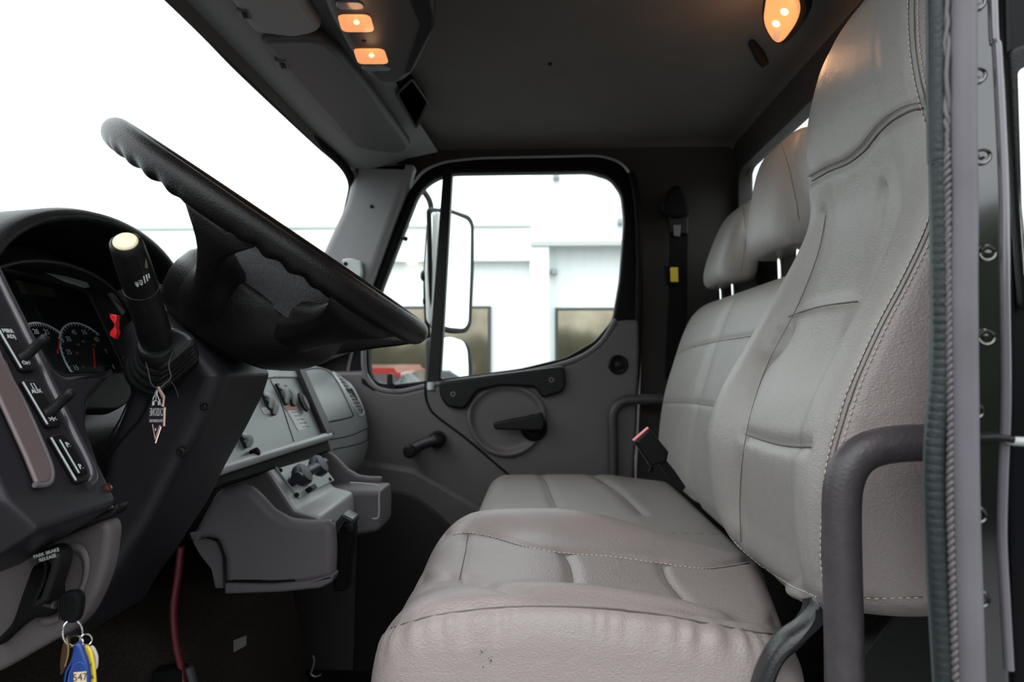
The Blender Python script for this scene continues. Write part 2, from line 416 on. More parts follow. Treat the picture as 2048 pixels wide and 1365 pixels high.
# passenger A pillar trim
ap = rpoly(sp([(705, 322), (828, 326), (812, 375), (783, 450), (733, 590), (700, 700), (560, 760), (545, 730), (638, 518), (690, 405), (700, 362)], 2.10), .012)
pil = slab('trim_5', ap, (0, .075, 0), TRIMM, bev=.022, kind='structure', seg=5)
screw('trim_screw', P(743, 413, 2.098), (0, -1, 0), .006, BLACK, pil)
gp = thing('pillar_bracket', 'small light grey coat bracket screwed to the windshield pillar trim', 'bracket', P(700, 560, 2.09))
slab('bracket_plate', rpoly(sp([(683, 518), (700, 516), (722, 522), (724, 545), (716, 575), (704, 580), (702, 548), (688, 540)], 2.075), .006), (0, .025, 0), DASHL, gp, bev=.005)
lathe('bracket_screw', P(691, 528, 2.074), (0, -1, 0), [(-.004, .006), (.002, .006), (.003, .004), (.001, .001)], BLACKM, gp)

# ------------------------------------------------------------------ passenger door
dr = thing('door_1', None, None, P(980, 1200, 2.16)); del_ = dr
dr['kind'] = 'structure'
glass_out = rpoly(sp([(736, 690), (738, 745), (752, 766), (785, 770), (870, 760), (1040, 738), (1130, 716), (1190, 682), (1226, 640), (1240, 560), (1249, 440), (1243, 385), (1222, 355), (1180, 342), (905, 346), (880, 352), (852, 368), (834, 392), (762, 578)], 2.14), .02)
FRY = 2.14
fo = rpoly(sp([(696, 740), (737, 585), (787, 450), (817, 380), (848, 341), (890, 324), (960, 317), (1200, 312), (1243, 325), (1264, 357), (1277, 420), (1280, 560), (1276, 700), (1270, 800), (700, 800)], FRY), .03)
slab('window_frame', fo, (0, .05, 0), mat('frame_black', (.004, .004, .0045), .5, spec=.1), dr, bev=.01, holes=[glass_out], seg=4)
slab('window_divider', sp([(886, 335), (905, 335), (880, 775), (853, 775)], FRY - .004), (0, .04, 0), BLACK, dr, bev=.005)
slab('vent_glass', sp([(740, 340), (895, 340), (868, 775), (735, 775)], FRY + .034), (0, .004, 0), GLASS, dr, bev=0)
slab('door_glass', sp([(896, 335), (1262, 335), (1250, 700), (1150, 760), (869, 775)], FRY + .030), (0, .004, 0), GLASS, dr, bev=0)
# door panel below the glass
pan = rpoly(sp([(640, 744), (728, 742), (740, 762), (760, 782), (800, 786), (862, 772), (1060, 748), (1150, 724), (1205, 688), (1232, 645), (1250, 640), (1278, 640), (1280, 700), (1275, 850), (1268, 960), (1266, 1415), (640, 1415)], 2.11), .012)
slab('door_panel', pan, (0, .05, 0), DOORM, dr, bev=.012, seg=4)
# vent-window surround, a rounded light lip
lip = smooth_path(sp([(727, 690), (728, 735), (736, 762), (758, 779), (800, 784), (862, 771), (960, 757), (1060, 744), (1148, 721), (1200, 688), (1232, 640)], 2.115), 6)
tube('sill_lip', lip, .008, DASHG, dr)
slab('vent_latch', rpoly(sp([(774, 748), (784, 748), (785, 772), (773, 772)], 2.09), .004), (0, .03, 0), BLACK, dr, bev=.003)
slab('sill_slot', rpoly(sp([(722, 756), (730, 760), (752, 778), (748, 783), (724, 768)], 2.108), .003), (0, .01, 0), BLACKM, dr, bev=.001)
# seam of the front quarter
tube('panel_seam', smooth_path(sp([(851, 762), (851, 790), (857, 812), (872, 832), (935, 880), (1010, 944), (1080, 1000)], 2.109), 6), .0035, BLACKM, dr)
tube('mullion_cap', sp([(862, 765), (862, 780)], 2.11), .012, DASHL, dr)
# armrest pull in two tones, bowl and lever
slab('door_pull', rpoly(sp([(876, 764), (1128, 732), (1133, 770), (1125, 785), (1084, 797), (1070, 775), (1000, 772), (955, 782), (935, 812), (925, 819), (893, 815), (880, 795)], 2.085), .012), (0, .03, 0), BLACK, dr, bev=.008)
for q in ((906, 789), (1103, 760)): lathe('pull_screw', P(*q, 2.084), (0, -1, 0), [(-.004, .008), (.001, .008), (.0015, .005), (-.001, .003)], DASHG, dr)
def bowl(u, v):
    a = 2 * PI * v; c = P(1013, 838, 2.11)
    rx, rz = .118, .120
    x = math.cos(a); z = math.sin(a)
    if z > 0: z *= .85
    rr = u
    dep = .034 * (1 - rr ** 2.4)
    return Vector((c.x + rx * rr * x, 2.112 + dep - .0035 * math.exp(-((rr - 1) / .05) ** 2), c.z + rz * rr * z * (1 - .12 * x)))
# recessed bowl needs its own opening: modelled as a raised ring with a dished face
def bowl2(u, v):
    a = 2 * PI * v; c = P(1013, 832, 2.11); x = math.cos(a); z = math.sin(a)
    rr = u; lift = .016 * math.exp(-((rr - .93) / .09) ** 2)
    if z > 0: lift *= 1 - .6 * z
    return Vector((c.x + .120 * rr * x, 2.109 - lift, c.z + rr * z * (.095 if z > 0 else .124)))
grid('handle_bowl', bowl2, 24, 64, DOORM, dr, angle=0)
hl = thing_part = slab('door_handle', rpoly(sp([(985, 848), (1000, 843), (1070, 830), (1085, 824), (1090, 845), (1085, 862), (1060, 862), (990, 860)], 2.055), .006), (0, .022, 0), BLACK, dr, bev=.006)
lathe('handle_boss', P(1068, 855, 2.115), (0, -1, 0), [(0, .040), (.022, .040), (.030, .034), (.034, .02), (.034, 0)], BLACKM, dr)
lathe('lock_button', P(1236, 730, 2.112), (0, -1, 0), [(0, .030), (.006, .030), (.010, .026), (.006, .020), (.004, .012), (.02, .011), (.022, .008), (.022, 0)], BLACK, dr)
ck = tube('window_crank', sp([(822, 900), (850, 887), (874, 880)], 2.065), .017, DASHD, dr)
lathe('crank_knob', P(823, 901, 2.075), (0, -1, 0), [(-.03, .012), (0, .018), (.03, .02), (.036, .014), (.037, 0)], BLACK, ck)
lathe('crank_hub', P(876, 879, 2.108), (0, -1, 0), [(0, .026), (.03, .026), (.05, .02), (.058, .012), (.06, 0)], BLACK, ck)
tube('door_weatherstrip', smooth_path(sp([(1262, 345), (1274, 400), (1279, 500), (1277, 640), (1272, 760), (1262, 860), (1262, 960), (1262, 1300)], 2.125), 6), .011, BLACKM, dr)

# ------------------------------------------------------------------ overhead console, visors, lamps on the ceiling
ZP = lambda px, py, z: ray(px, py) * (z / ray(px, py).z)
def zp(pts, z): return [ZP(a, b, z) for a, b in pts]
def visor(name, px, label, m):
    t = thing(name, label, 'storage door', ZP(*px[0], .60), group=None)
    pts = rpoly(zp(px, .598), .018)
    slab('door_leaf', pts, (0, 0, .03), m, t, bev=.012, seg=4)
    return t
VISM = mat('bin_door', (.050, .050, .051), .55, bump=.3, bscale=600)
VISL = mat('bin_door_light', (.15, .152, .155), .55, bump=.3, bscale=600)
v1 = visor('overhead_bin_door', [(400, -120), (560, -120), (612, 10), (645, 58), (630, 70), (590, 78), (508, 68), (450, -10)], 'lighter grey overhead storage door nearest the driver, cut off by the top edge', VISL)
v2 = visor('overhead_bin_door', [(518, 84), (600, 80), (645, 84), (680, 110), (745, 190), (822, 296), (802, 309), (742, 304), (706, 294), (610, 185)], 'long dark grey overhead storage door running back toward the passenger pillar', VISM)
for t, q in ((v1, (486, 31)), (v2, (562, 132))):
    a, b = q
    slab('latch', rpoly(zp([(a - 14, b - 10), (a + 10, b - 10), (a + 20, b + 9), (a - 2, b + 9)], .5955), .004), (0, 0, .012), mat('latch_grey', (.05, .05, .05), .5), t, bev=.003)
    slab('latch_hole', zp([(a - 3, b - 6), (a + 7, b - 5), (a + 11, b + 5), (a + 1, b + 5)], .5945), (0, 0, .01), BLACKM, t, bev=0)
oc = thing('overhead_console', 'black overhead console with two lit map lights above the windshield', 'overhead console', ZP(760, 80, .60))
con = [(632, -70), (640, -10), (660, 42), (700, 110), (728, 150), (752, 170), (800, 172), (826, 155), (860, 90), (872, 60), (866, -60)]
slab('housing', rpoly(zp(con, .570), .03), (0, 0, .10), HEADD, oc, bev=.02, seg=4)
LAMP = mat('lamp_glow', (.45, .20, .08), .3, emis=(1.0, .38, .14), estr=.72)
BULB = mat('bulb_glow', (1, .8, .5), .3, emis=(1.0, .72, .32), estr=5)
def quad_lens(c, w, h, sk, z, nm='map_lamp'):
    a, b = c
    return rpoly(zp([(a - w - sk, b - h), (a + w - sk, b - h), (a + w + sk, b + h), (a - w + sk, b + h)], z), .014)
LENS = glass_mat('lamp_lens', (1.0, .82, .62), .04, .1)
for c, w, h, d in (((712, 48), 33, 17, (700, 12)), ((742, 114), 31, 15, (752, 138))):
    slab('map_light', quad_lens(c, w, h, 5, .568), (0, 0, .004), LAMP, oc, bev=.0015, label='glowing orange map light')
    p = ZP(c[0] + 1, c[1] - 2, .5665); lathe('bulb', p, (0, 0, -1), [(-.001, .0045), (.001, .0035), (.002, .002), (.0025, 0)], BULB, oc)
    slab('light_switch', quad_lens(d, 28, 8 if d[1] < 50 else 5, 3, .568), (0, 0, .006), mat('smoked', (.10, .11, .13), .25), oc, bev=.002)
slab('console_vent', zp([(658, -14), (714, -14), (720, 2), (668, 2)], .568), (0, 0, .004), BLACKM, oc, bev=.001)
lathe('console_screw', ZP(728, 83, .569), (0, 0, -1), [(-.002, .004), (.0005, .004), (.001, 0)], BLACKM, oc)
slab('console_rib', zp([(800, -40), (850, -40), (868, 55), (822, 145), (806, 150), (836, 50)], .567), (0, 0, .02), BLACKM, oc, bev=.004)
hp = thing('ceiling_pocket', 'small black open pocket in the headliner behind the overhead console', 'pocket', ZP(825, 205, .64))
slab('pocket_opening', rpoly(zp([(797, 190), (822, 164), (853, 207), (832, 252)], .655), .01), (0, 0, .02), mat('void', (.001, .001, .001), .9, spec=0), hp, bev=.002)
tube('pocket_rim', [*rpoly(zp([(793, 188), (824, 158), (858, 207), (832, 256)], .658), .012)], .003, HEAD, hp, closed=True)
dl = thing('dome_lamp', 'lit orange dome lamp on the rear edge of the ceiling', 'lamp', P(1565, 40, 1.30))
pd = (P(1565, 40, 1.32), Vector((-.55, -.25, -.80)).normalized())
dome = rpoly(spl([(1538, -30), (1585, -34), (1604, 10), (1596, 42), (1566, 83), (1548, 78), (1528, 40)], pd), .022)
bez = rpoly(spl([(1530, -40), (1592, -44), (1616, 8), (1608, 46), (1572, 92), (1542, 88), (1520, 42)], pd), .025)
nn = -pd[1]
slab('lamp_bezel', bez, nn * .03, BLACKM, dl, bev=.006)
slab('lamp_lens', [p - nn * .008 for p in dome], nn * .01, LAMP, dl, bev=.004)
for q, r in (((1573, 18), .008), ((1556, 42), .008)):
    lathe('bulb', PL(*q, pd) - nn * .007, -nn, [(0, r), (.002, r * .8), (.004, r * .4), (.0045, 0)], BULB, dl)
slab('reflector', [PL(a, b, pd) - nn * .0078 for a, b in ((1552, 52), (1566, 54), (1560, 76), (1549, 72))], -nn * .002, mat('reflector', (.6, .5, .48), .2), dl, bev=.0005)
cd = bpy.data.lights.new('lamp_light', 'POINT'); cd.energy = .5; cd.color = (1, .5, .25); cd.shadow_soft_size = .02
lo = bpy.data.objects.new('lamp_light', cd); C.objects.link(lo); lo.parent = dl; lo.location = (PL(1565, 30, pd) - nn * .10) - dl.location
for k, q in enumerate(((712, 48), (742, 114))):
    cd = bpy.data.lights.new('map_lamp_light', 'POINT'); cd.energy = .04; cd.color = (1, .5, .25); cd.shadow_soft_size = .015
    lo = bpy.data.objects.new('map_lamp_light', cd); C.objects.link(lo); lo.parent = oc; lo.location = ZP(*q, .55) - oc.location
hk = slab('coat_hook', rpoly(sp([(1498, 78), (1508, 76), (1530, 100), (1540, 125), (1532, 131), (1518, 118)], 1.42), .006), (0, .02, 0), BLACKM, bev=.004)
tag(hk, 'black coat hook on the headliner below the rear dome lamp', 'hook')
lathe_b = lathe('headliner_button', ZP(1100, 128, .684), (0, 0, -1), [(-.001, .005), (.001, .005), (.003, .003), (.003, 0)], BLACKM)
tag(lathe_b, 'tiny black button in the middle of the headliner', 'button')

# ------------------------------------------------------------------ seat belt on the rear pillar
sb = thing('seat_belt', 'black passenger seat belt with a yellow tag hanging on the rear pillar', 'seat belt', P(1365, 560, 2.16))
slab('belt_anchor', rpoly(sp([(1325, 400), (1345, 370), (1362, 368), (1378, 400), (1382, 430), (1350, 440), (1328, 425)], 2.10), .02), (0, .06, 0), BLACKM, sb, bev=.012)
slab('belt_buckle', rpoly(sp([(1338, 428), (1378, 432), (1376, 470), (1340, 466)], 2.11), .006), (0, .03, 0), BLACK, sb, bev=.005)
slab('belt_tongue', rpoly(sp([(1346, 450), (1362, 450), (1360, 474), (1348, 472)], 2.105), .003), (0, .004, 0), mat('dull_metal', (.12, .11, .12), .4, .6), sb, bev=.001)
slab('webbing', sp([(1340, 466), (1376, 466), (1374, 640), (1350, 760), (1330, 760), (1336, 620)], 2.12), (0, .006, 0), BLACKM, sb, bev=.001)
slab('webbing_stop', rpoly(sp([(1328, 530), (1356, 534), (1356, 572), (1332, 570)], 2.105), .006), (0, .012, 0), BLACKM, sb, bev=.004)
slab('yellow_tag', rpoly(sp([(1341, 535), (1356, 535), (1357, 564), (1342, 564)], 2.098), .002), (0, .008, 0), YELLOW, sb, bev=.001, label='yellow tag')
# ------------------------------------------------------------------ grab bars
def gbar(name, pix, Y, r, label, parentless=True, m=TUBEM):
    o = tube(name, smooth_path(resample(rpoly([(*p, 0) for p in pix], 95 if Y < 1 else 30, 10), 40, closed=False) if False else [(*p, 0) for p in pix], 6), r, m); return o
def bar(name, pts2, Y0, Y1, r, label, m):
    path = []; n = len(pts2)
    sm = smooth_path([(a, b, 0) for a, b in pts2], 7)
    for i, p in enumerate(sm): path.append(P(p.x, p.y, Y0 + (Y1 - Y0) * i / (len(sm) - 1)))
    o = tube(name, path, r, m, n=24); tag(o, label, 'grab bar'); return o
bar('grab_bar', [(1690, 1520), (1688, 1300), (1684, 1120), (1683, 1020), (1688, 965), (1706, 925), (1740, 900), (1790, 889), (1850, 886), (1960, 886)], .58, .58, .0150, 'thick grey tubular grab bar curving beside the driver seat', TUBEM)
bar('grab_bar', [(1226, 1010), (1226, 900), (1225, 845), (1229, 820), (1242, 806), (1262, 800), (1330, 799), (1420, 799)], 2.085, 2.085, .0150, 'thin dark grab bar curving in front of the passenger door edge', mat('bar_dark', (.035, .033, .036), .5))

# the opened driver's door, standing off to the left of the camera
do = rpoly([Vector((-.66, y, z)) for y, z in ((.44, -.95), (-.52, -.95), (-.52, .05), (-.40, .64), (.10, .68), (.40, .30), (.44, .0))], .05)
dh = rpoly([Vector((-.66, y, z)) for y, z in ((.38, .0), (-.45, .02), (-.36, .58), (.08, .61), (.33, .28))], .05)
slab('door_2', do, (-.06, 0, 0), DOORM, bev=.01, holes=[dh], kind='structure')
# ================================================================== SEATS
def interp(tab, x):
    tab = sorted(tab)
    if x <= tab[0][0]: return tab[0][1]
    for (a, b), (c, d) in zip(tab, tab[1:]):
        if x <= c:
            t = (x - a) / (c - a); return b + (d - b) * t
    return tab[-1][1]
def sinterp(tab, x):   # smooth (Catmull-Rom) table lookup
    tab = sorted(tab); n = len(tab)
    if x <= tab[0][0]: return tab[0][1]
    if x >= tab[-1][0]: return tab[-1][1]
    for i in range(n - 1):
        if x <= tab[i + 1][0]:
            x0, y0 = tab[i]; x1, y1 = tab[i + 1]; t = (x - x0) / (x1 - x0); h = x1 - x0
            m0 = (y1 - (tab[i - 1][1] if i else y0)) / (x1 - (tab[i - 1][0] if i else x0)) * h
            m1 = ((tab[i + 2][1] if i + 2 < n else y1) - y0) / ((tab[i + 2][0] if i + 2 < n else x1) - x0) * h
            return (2 * t ** 3 - 3 * t * t + 1) * y0 + (t ** 3 - 2 * t * t + t) * m0 + (-2 * t ** 3 + 3 * t * t) * y1 + (t ** 3 - t * t) * m1
def cushion(name, X, ztop, y0, y1, zb, rf, m, parent, N=150, M=170, rs=.035, skew=0):
    """X=(x0,x1); ztop(x,v) with v -1 near .. 1 far"""
    x0, x1 = X; rings = []
    yc, hw = (y0 + y1) / 2, (y1 - y0) / 2
    for i in range(N + 1):
        t = i / N; x = x0 + (x1 - x0) * t ** 1.0
        if i < 26: x = x0 + rf * (1 - math.cos(PI / 2 * i / 26))
        else: x = x0 + rf + (x1 - x0 - rf) * (i - 26) / (N - 26)
        d = x - x0; drop = 0; ins = 0
        if d < rf: k = math.sqrt(max(0, 1 - ((rf - d) / rf) ** 2)); drop = (1 - k)
        e = x1 - x; dr2 = 0
        if e < .03: dr2 = .03 - math.sqrt(max(0, .03 ** 2 - (.03 - e) ** 2))
        h = hw - (.055 * drop ** 1.5 if d < rf else 0) - dr2 * .5
        top = []
        for j in range(61):
            v = -1 + 2 * j / 60
            z = ztop(x, v) - rf * 1.0 * drop * 1.0 - dr2
            # corner rounding toward the sides
            s = (1 - abs(v)) * h
            if s < rs: z -= rs - math.sqrt(max(0, rs * rs - (rs - s) ** 2))
            top.append(Vector((x, yc + v * h, z)))
        bl = []
        zt0, zt1 = top[0].z, top[-1].z
        for j in range(1, 12):
            q = j / 12; bl.append(Vector((x, yc + h + .010 * math.sin(PI * q), zt1 + (zb - zt1) * q)))
        bot = [Vector((x, yc + h - 2 * h * j / 20, zb)) for j in range(21)]
        br = []
        for j in range(1, 12):
            q = j / 12; br.append(Vector((x, yc - h - .010 * math.sin(PI * (1 - q)), zb + (zt0 - zb) * q)))
        ring = resample(top + bl + bot + br, M)
        for p in ring: p.x += skew * ((p.y - yc) / hw) * ((x - x0) / (x1 - x0)) ** 2
        rings.append(ring)
    return loft(name, rings, m, parent, angle=0)
def sseam(o, tree, parent, pix, w=.006, d=.004, th=THREAD, line=True, st=False, rip=0, lr=.0006):
    L = trace(o, pix, tree=tree)
    crease(o, L, w, d, ripple=rip)
    off = d * .78
    L2 = [(p - n * off, n) for p, n in L]
    if line: seamline('seam', L2, PIPING, parent, r=lr, lift=0)
    if st: stitches('stitching', [(p + n * .0001, n) for p, n in L2], th, parent, lift=.0003)
    return L

# ---------------- driver seat
ds = thing('driver_seat', 'high-backed light grey leather driver seat with stitched bolsters, nearest the open door', 'seat', (.05, .85, -.92))
def zt_drv(x, v):
    base = sinterp([(-.17, -.243), (-.12, -.240), (-.02, -.238), (.10, -.247), (.20, -.262), (.30, -.285)], x)
    near = sinterp([(-.17, -.236), (-.08, -.222), (.02, -.215), (.10, -.220), (.18, -.236), (.25, -.258), (.32, -.285)], x)
    far = sinterp([(-.17, -.240), (-.10, -.222), (-.03, -.2155), (.05, -.2185), (.12, -.236), (.18, -.258), (.24, -.275), (.32, -.290)], x)
    b = near if v < 0 else far
    a = abs(v); s = min(1, max(0, (a - .42) / .38)); s = s * s * (3 - 2 * s)
    return base + (b - base) * s + .006 * math.exp(-((x + .01) / .05) ** 2) * (1 - s) - .004 * s * max(0, (a - .85) / .15)
cush = cushion('cushion', (-.166, .285), zt_drv, .640, 1.075, -.46, .075, LEATHER2, ds, rs=.030, skew=.045)
tr = bvh(cush)
sseam(cush, tr, ds, [(722, 1300), (760, 1262), (830, 1238), (900, 1224), (1000, 1213), (1100, 1211), (1200, 1214), (1300, 1223), (1400, 1240), (1480, 1254), (1530, 1262), (1590, 1262)], .005, .0035, rip=.0024, lr=.0008)
sseam(cush, tr, ds, [(845, 1100), (880, 1075), (930, 1062), (985, 1070), (1050, 1088), (1130, 1102), (1220, 1108), (1320, 1122), (1400, 1132), (1440, 1130), (1500, 1121)], .007, .005, st=True)
sseam(cush, tr, ds, [(935, 1064), (930, 1100), (918, 1155)], .006, .004)
sseam(cush, tr, ds, [(1128, 1104), (1142, 1130), (1150, 1184)], .008, .006)
sseam(cush, tr, ds, [(1322, 1122), (1335, 1158), (1378, 1208)], .008, .005)
sseam(cush, tr, ds, [(805, 1172), (850, 1158), (910, 1155), (1000, 1172), (1080, 1182), (1160, 1187), (1250, 1195), (1340, 1208), (1430, 1225), (1540, 1244), (1640, 1250)], .010, .006, line=False)
sseam(cush, tr, ds, [(1548, 1264), (1549, 1290), (1545, 1310)], .004, .002, lr=.0005)
# dirt scuff marks on the cushion side
gs = []
for a, b, r in ((964, 1306, .0011), (960, 1310, .0006), (970, 1302, .0005), (982, 1322, .0013), (977, 1317, .0007), (966, 1335, .0010), (964, 1324, .0004), (984, 1314, .0005), (973, 1298, .0004), (980, 1326, .0006), (962, 1303, .0007)):
    h = tr.ray_cast(Vector((0, 0, 0)), ray(a, b))
    if h[0]: gs.append(lathe_geo(h[0], h[1], [(-.001, r), (.0004, r * .8), (.0005, 0)], 8))
mk('scuff_marks', *join_geo(gs), mat('scuff', (.09, .08, .08), .7), ds)
# backrest : rings stacked in z, cross section in XY
XF = [(-.275, .300), (-.25, .272), (-.20, .255), (-.15, .249), (-.10, .250), (-.04, .266), (.03, .300), (.08, .327), (.14, .352), (.19, .364), (.25, .362), (.31, .362), (.37, .372), (.42, .388), (.46, .418), (.49, .46)]
XFF = [(-.275, .300), (-.25, .272), (-.20, .255), (-.15, .247), (-.10, .248), (-.04, .268), (.03, .308), (.08, .335), (.14, .368), (.20, .388), (.25, .383), (.31, .376), (.37, .382), (.42, .396), (.46, .425), (.49, .46)]
YN = [(-.275, .84), (-.255, .76), (-.240, .70), (-.228, .662), (-.21, .644), (-.20, .643), (-.10, .64), (.05, .64), (.16, .645), (.22, .662), (.28, .672), (.36, .690), (.42, .715), (.46, .745), (.49, .80)]
YFr = [(-.275, .98), (-.24, 1.035), (-.18, 1.060), (.03, 1.062), (.12, 1.055), (.20, 1.03), (.26, 1.015), (.34, 1.0), (.42, .975), (.46, .945), (.49, .89)]
def backring(z, M=190):
    xn, xf, yn, yf = sinterp(XF, z), sinterp(XFF, z), sinterp(YN, z), sinterp(YFr, z)
    rec = sinterp([(-.275, .0), (-.2, .018), (-.1, .016), (.05, .022), (.14, .018), (.22, .005), (.30, -.004), (.5, -.012)], z)
    thick = interp([(-.275, .05), (-.24, .12), (-.1, .15), (.1, .14), (.3, .12), (.42, .10), (.46, .08), (.49, .03)], z)
    top = []
    rs = .022 if z < .42 else .03
    h = (yf - yn) / 2; yc = (yf + yn) / 2
    for j in range(81):
        v = -1 + 2 * j / 80; a = abs(v); y = yc + v * h
        s = min(1, max(0, (a - .45) / .35)); s = s * s * (3 - 2 * s)
        x = xn + (xf - xn) * (v + 1) / 2 + rec * (1 - s) - .004 * math.sin(PI * min(1, max(0, (a - .5) / .5)))
        e = (1 - a) * h
        if e < rs: x += rs - math.sqrt(max(0, rs * rs - (rs - e) ** 2))
        top.append(Vector((x, y, z)))
    xb = max(xn, xf) + thick
    fs = [Vector((top[-1].x + (xb - top[-1].x) * q / 14, yf + .012 * math.sin(PI * q / 14), z)) for q in range(1, 14)]
    bk = [Vector((xb, yf - (yf - yn) * j / 20, z)) for j in range(21)]
    ns = [Vector((xb + (top[0].x - xb) * q / 14, yn - .012 * math.sin(PI * q / 14), z)) for q in range(1, 14)]
    return resample(top + fs + bk + ns, M)
zs = [-.275, -.273, -.268, -.262, -.255] + [(-.25 + .0045 * i) for i in range(1, 155)]
zs = [z for z in zs if z < .455] + [.455, .460, .465, .470, .475, .480, .484, .487, .4895]
back = loft('backrest', [backring(z) for z in zs], LEATHER, ds, angle=0)
tb = bvh(back)
back.data.materials.append(LEATHER2)       # side gusset takes the copy with the light's pink cast in its colour
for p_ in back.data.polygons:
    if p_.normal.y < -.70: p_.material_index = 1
edge = [(1815, -20), (1814, 40), (1818, 100), (1827, 160), (1840, 213), (1856, 270), (1865, 325), (1864, 400), (1845, 465), (1800, 560), (1755, 645), (1720, 720), (1695, 780), (1675, 845), (1658, 905), (1648, 960), (1642, 1030), (1640, 1100), (1643, 1168)]
EL = sseam(back, tb, ds, edge, .004, .0022, st=True, line=True, lr=.0005)
e2 = [(a + 12, b) for a, b in edge]; e3 = [(a + 22, b) for a, b in edge]
L2 = trace(back, e2, tree=tb); crease(back, L2, .004, .003); seamline('seam', [(p - n * .0025, n) for p, n in L2], PIPING, ds, r=.0007, lift=0)
L3 = trace(back, e3, tree=tb); stitches('stitching', [(p - n * .0006, n) for p, n in L3], THREAD, ds, r=.0005)
sseam(back, tb, ds, [(1609, 368), (1650, 345), (1690, 328), (1722, 303), (1750, 268), (1780, 240), (1812, 222), (1842, 214)], .007, .005, line=True, lr=.0011)
L4 = trace(back, [(1609, 358), (1650, 335), (1688, 318), (1718, 294), (1746, 259), (1776, 231), (1810, 212), (1840, 206)], tree=tb); seamline('seam', L4, PIPING, ds, r=.0005)
# insert borders, horizontal pleats and the bolster dimple
sseam(back, tb, ds, [(1645, 430), (1632, 500), (1605, 575), (1575, 640), (1540, 705), (1512, 770), (1490, 845), (1478, 920), (1474, 1000), (1476, 1090)], .009, .006, lr=.0005)
sseam(back, tb, ds, [(1765, 380), (1752, 460), (1735, 540), (1712, 610), (1690, 680), (1660, 750), (1632, 820), (1615, 880), (1608, 960), (1606, 1060)], .010, .0055, line=False)
sseam(back, tb, ds, [(1484, 868), (1510, 877), (1545, 887), (1580, 892), (1612, 892)], .008, .006, lr=.0008)
sseam(back, tb, ds, [(1573, 632), (1610, 618), (1650, 608), (1708, 600)], .007, .0045, lr=.0008)
dm = trace(back, [(1546, 690), (1556, 684), (1562, 672)], tree=tb); crease(back, dm, .020, .015)
sseam(back, tb, ds, [(1446, 1058), (1480, 1098), (1520, 1132), (1560, 1160), (1610, 1186), (1640, 1200)], .004, .002, st=True, lr=.0005)
# side gusset hem along the bottom
sseam(back, tb, ds, [(1716, 1199), (1760, 1199), (1800, 1198), (1850, 1197)], .003, .002, st=True)
# loose threads
for nm, p in (('loose_thread', [(1560, 1172), (1561, 1178), (1560, 1190)]),):
    L = trace(back, p, tree=tb)
    if len(L) > 1: tube(nm, [q + n * (.001 + .004 * i / len(L)) for i, (q, n) in enumerate(L)], .0008, WHITE, ds)
# base: black plastic side valance, lever and frame below the cushion
slab('side_valance', rpoly(sp([(1648, 1205), (1652, 1245), (1612, 1300), (1570, 1330), (1540, 1420), (1510, 1420), (1520, 1375), (1545, 1318), (1575, 1280), (1612, 1258), (1636, 1232)], .615), .012), (0, .03, 0), mat('valance', (.018, .02, .022), .35, bump=.2), ds, bev=.008)
box('seat_base', (-.10, .68, -.80), (.34, 1.04, -.462), BLACKM, ds, bev=.03)
box('seat_pedestal', (-.02, .72, -.919), (.30, 1.0, -.80), BLACKM, ds, bev=.01)
slab('recliner_bracket', rpoly([Vector((x, .70, z)) for x, z in ((.20, -.50), (.42, -.50), (.46, -.28), (.36, -.22), (.30, -.30))], .03), (0, .02, 0), BLACK, ds, bev=.004)

# ---------------- passenger bench
pb = thing('passenger_bench_seat', 'wide light grey leather passenger bench seat with two headrests, by the far door', 'seat', (.1, 1.6, -.92))
def zt_b(x, v):
    return -.320 + .004 * math.sin(PI * (x + .15) / .5) - .02 * max(0, (x - .2) / .2) - .004 * abs(v) ** 3
pc = cushion('bench_cushion', (-.150, .38), zt_b, 1.17, 2.045, -.50, .055, LEATHER, pb, N=90, M=150, rs=.03)
tr = bvh(pc)
sseam(pc, tr, pb, [(1078, 947), (1092, 965), (1100, 985), (1112, 1012)], .012, .006, lr=.0007)
sseam(pc, tr, pb, [(1180, 947), (1215, 968), (1245, 990), (1285, 1028)], .013, .007, lr=.0010)
sseam(pc, tr, pb, [(1345, 1064), (1390, 1065), (1440, 1067)], .006, .004, lr=.0008)
XB = [(-.32, .355), (-.28, .338), (-.22, .336), (-.10, .352), (0, .380), (.08, .407), (.13, .430), (.16, .458), (.172, .49)]
def bring(z, M=130):
    xf = sinterp(XB, z); y0, y1 = 1.16, 2.055
    ins = interp([(-.32, .02), (-.28, 0), (.08, 0), (.13, .015), (.16, .05), (.172, .09)], z)
    y0 += ins; y1 -= ins; th = interp([(-.32, .10), (.1, .12), (.15, .09), (.172, .04)], z)
    pts = []
    for j in range(61):
        v = j / 60; y = y0 + (y1 - y0) * v; e = min(v, 1 - v) * (y1 - y0); x = xf
        if e < .045: x += (.045 - math.sqrt(max(0, .045 ** 2 - (.045 - e) ** 2))) * .8
        x += .008 * math.exp(-((v - .5) / .03) ** 2)
        pts.append(Vector((x, y, z)))
    pts += [Vector((xf + th, y1 - (y1 - y0) * j / 20, z)) for j in range(21)]
    return resample(pts, M)
zs = [-.32 + .005 * i for i in range(0, 97)]; zs = [z for z in zs if z < .158] + [.160, .163, .166, .169, .171, .172]
bb = loft('bench_back', [bring(z) for z in zs], LEATHER, pb, angle=0)
tr = bvh(bb)
sseam(bb, tr, pb, [(1345, 712), (1372, 698), (1420, 685), (1474, 676), (1520, 668)], .006, .004, lr=.0009)
sseam(bb, tr, pb, [(1318, 806), (1350, 805), (1380, 806), (1425, 812)], .006, .003, lr=.0007)
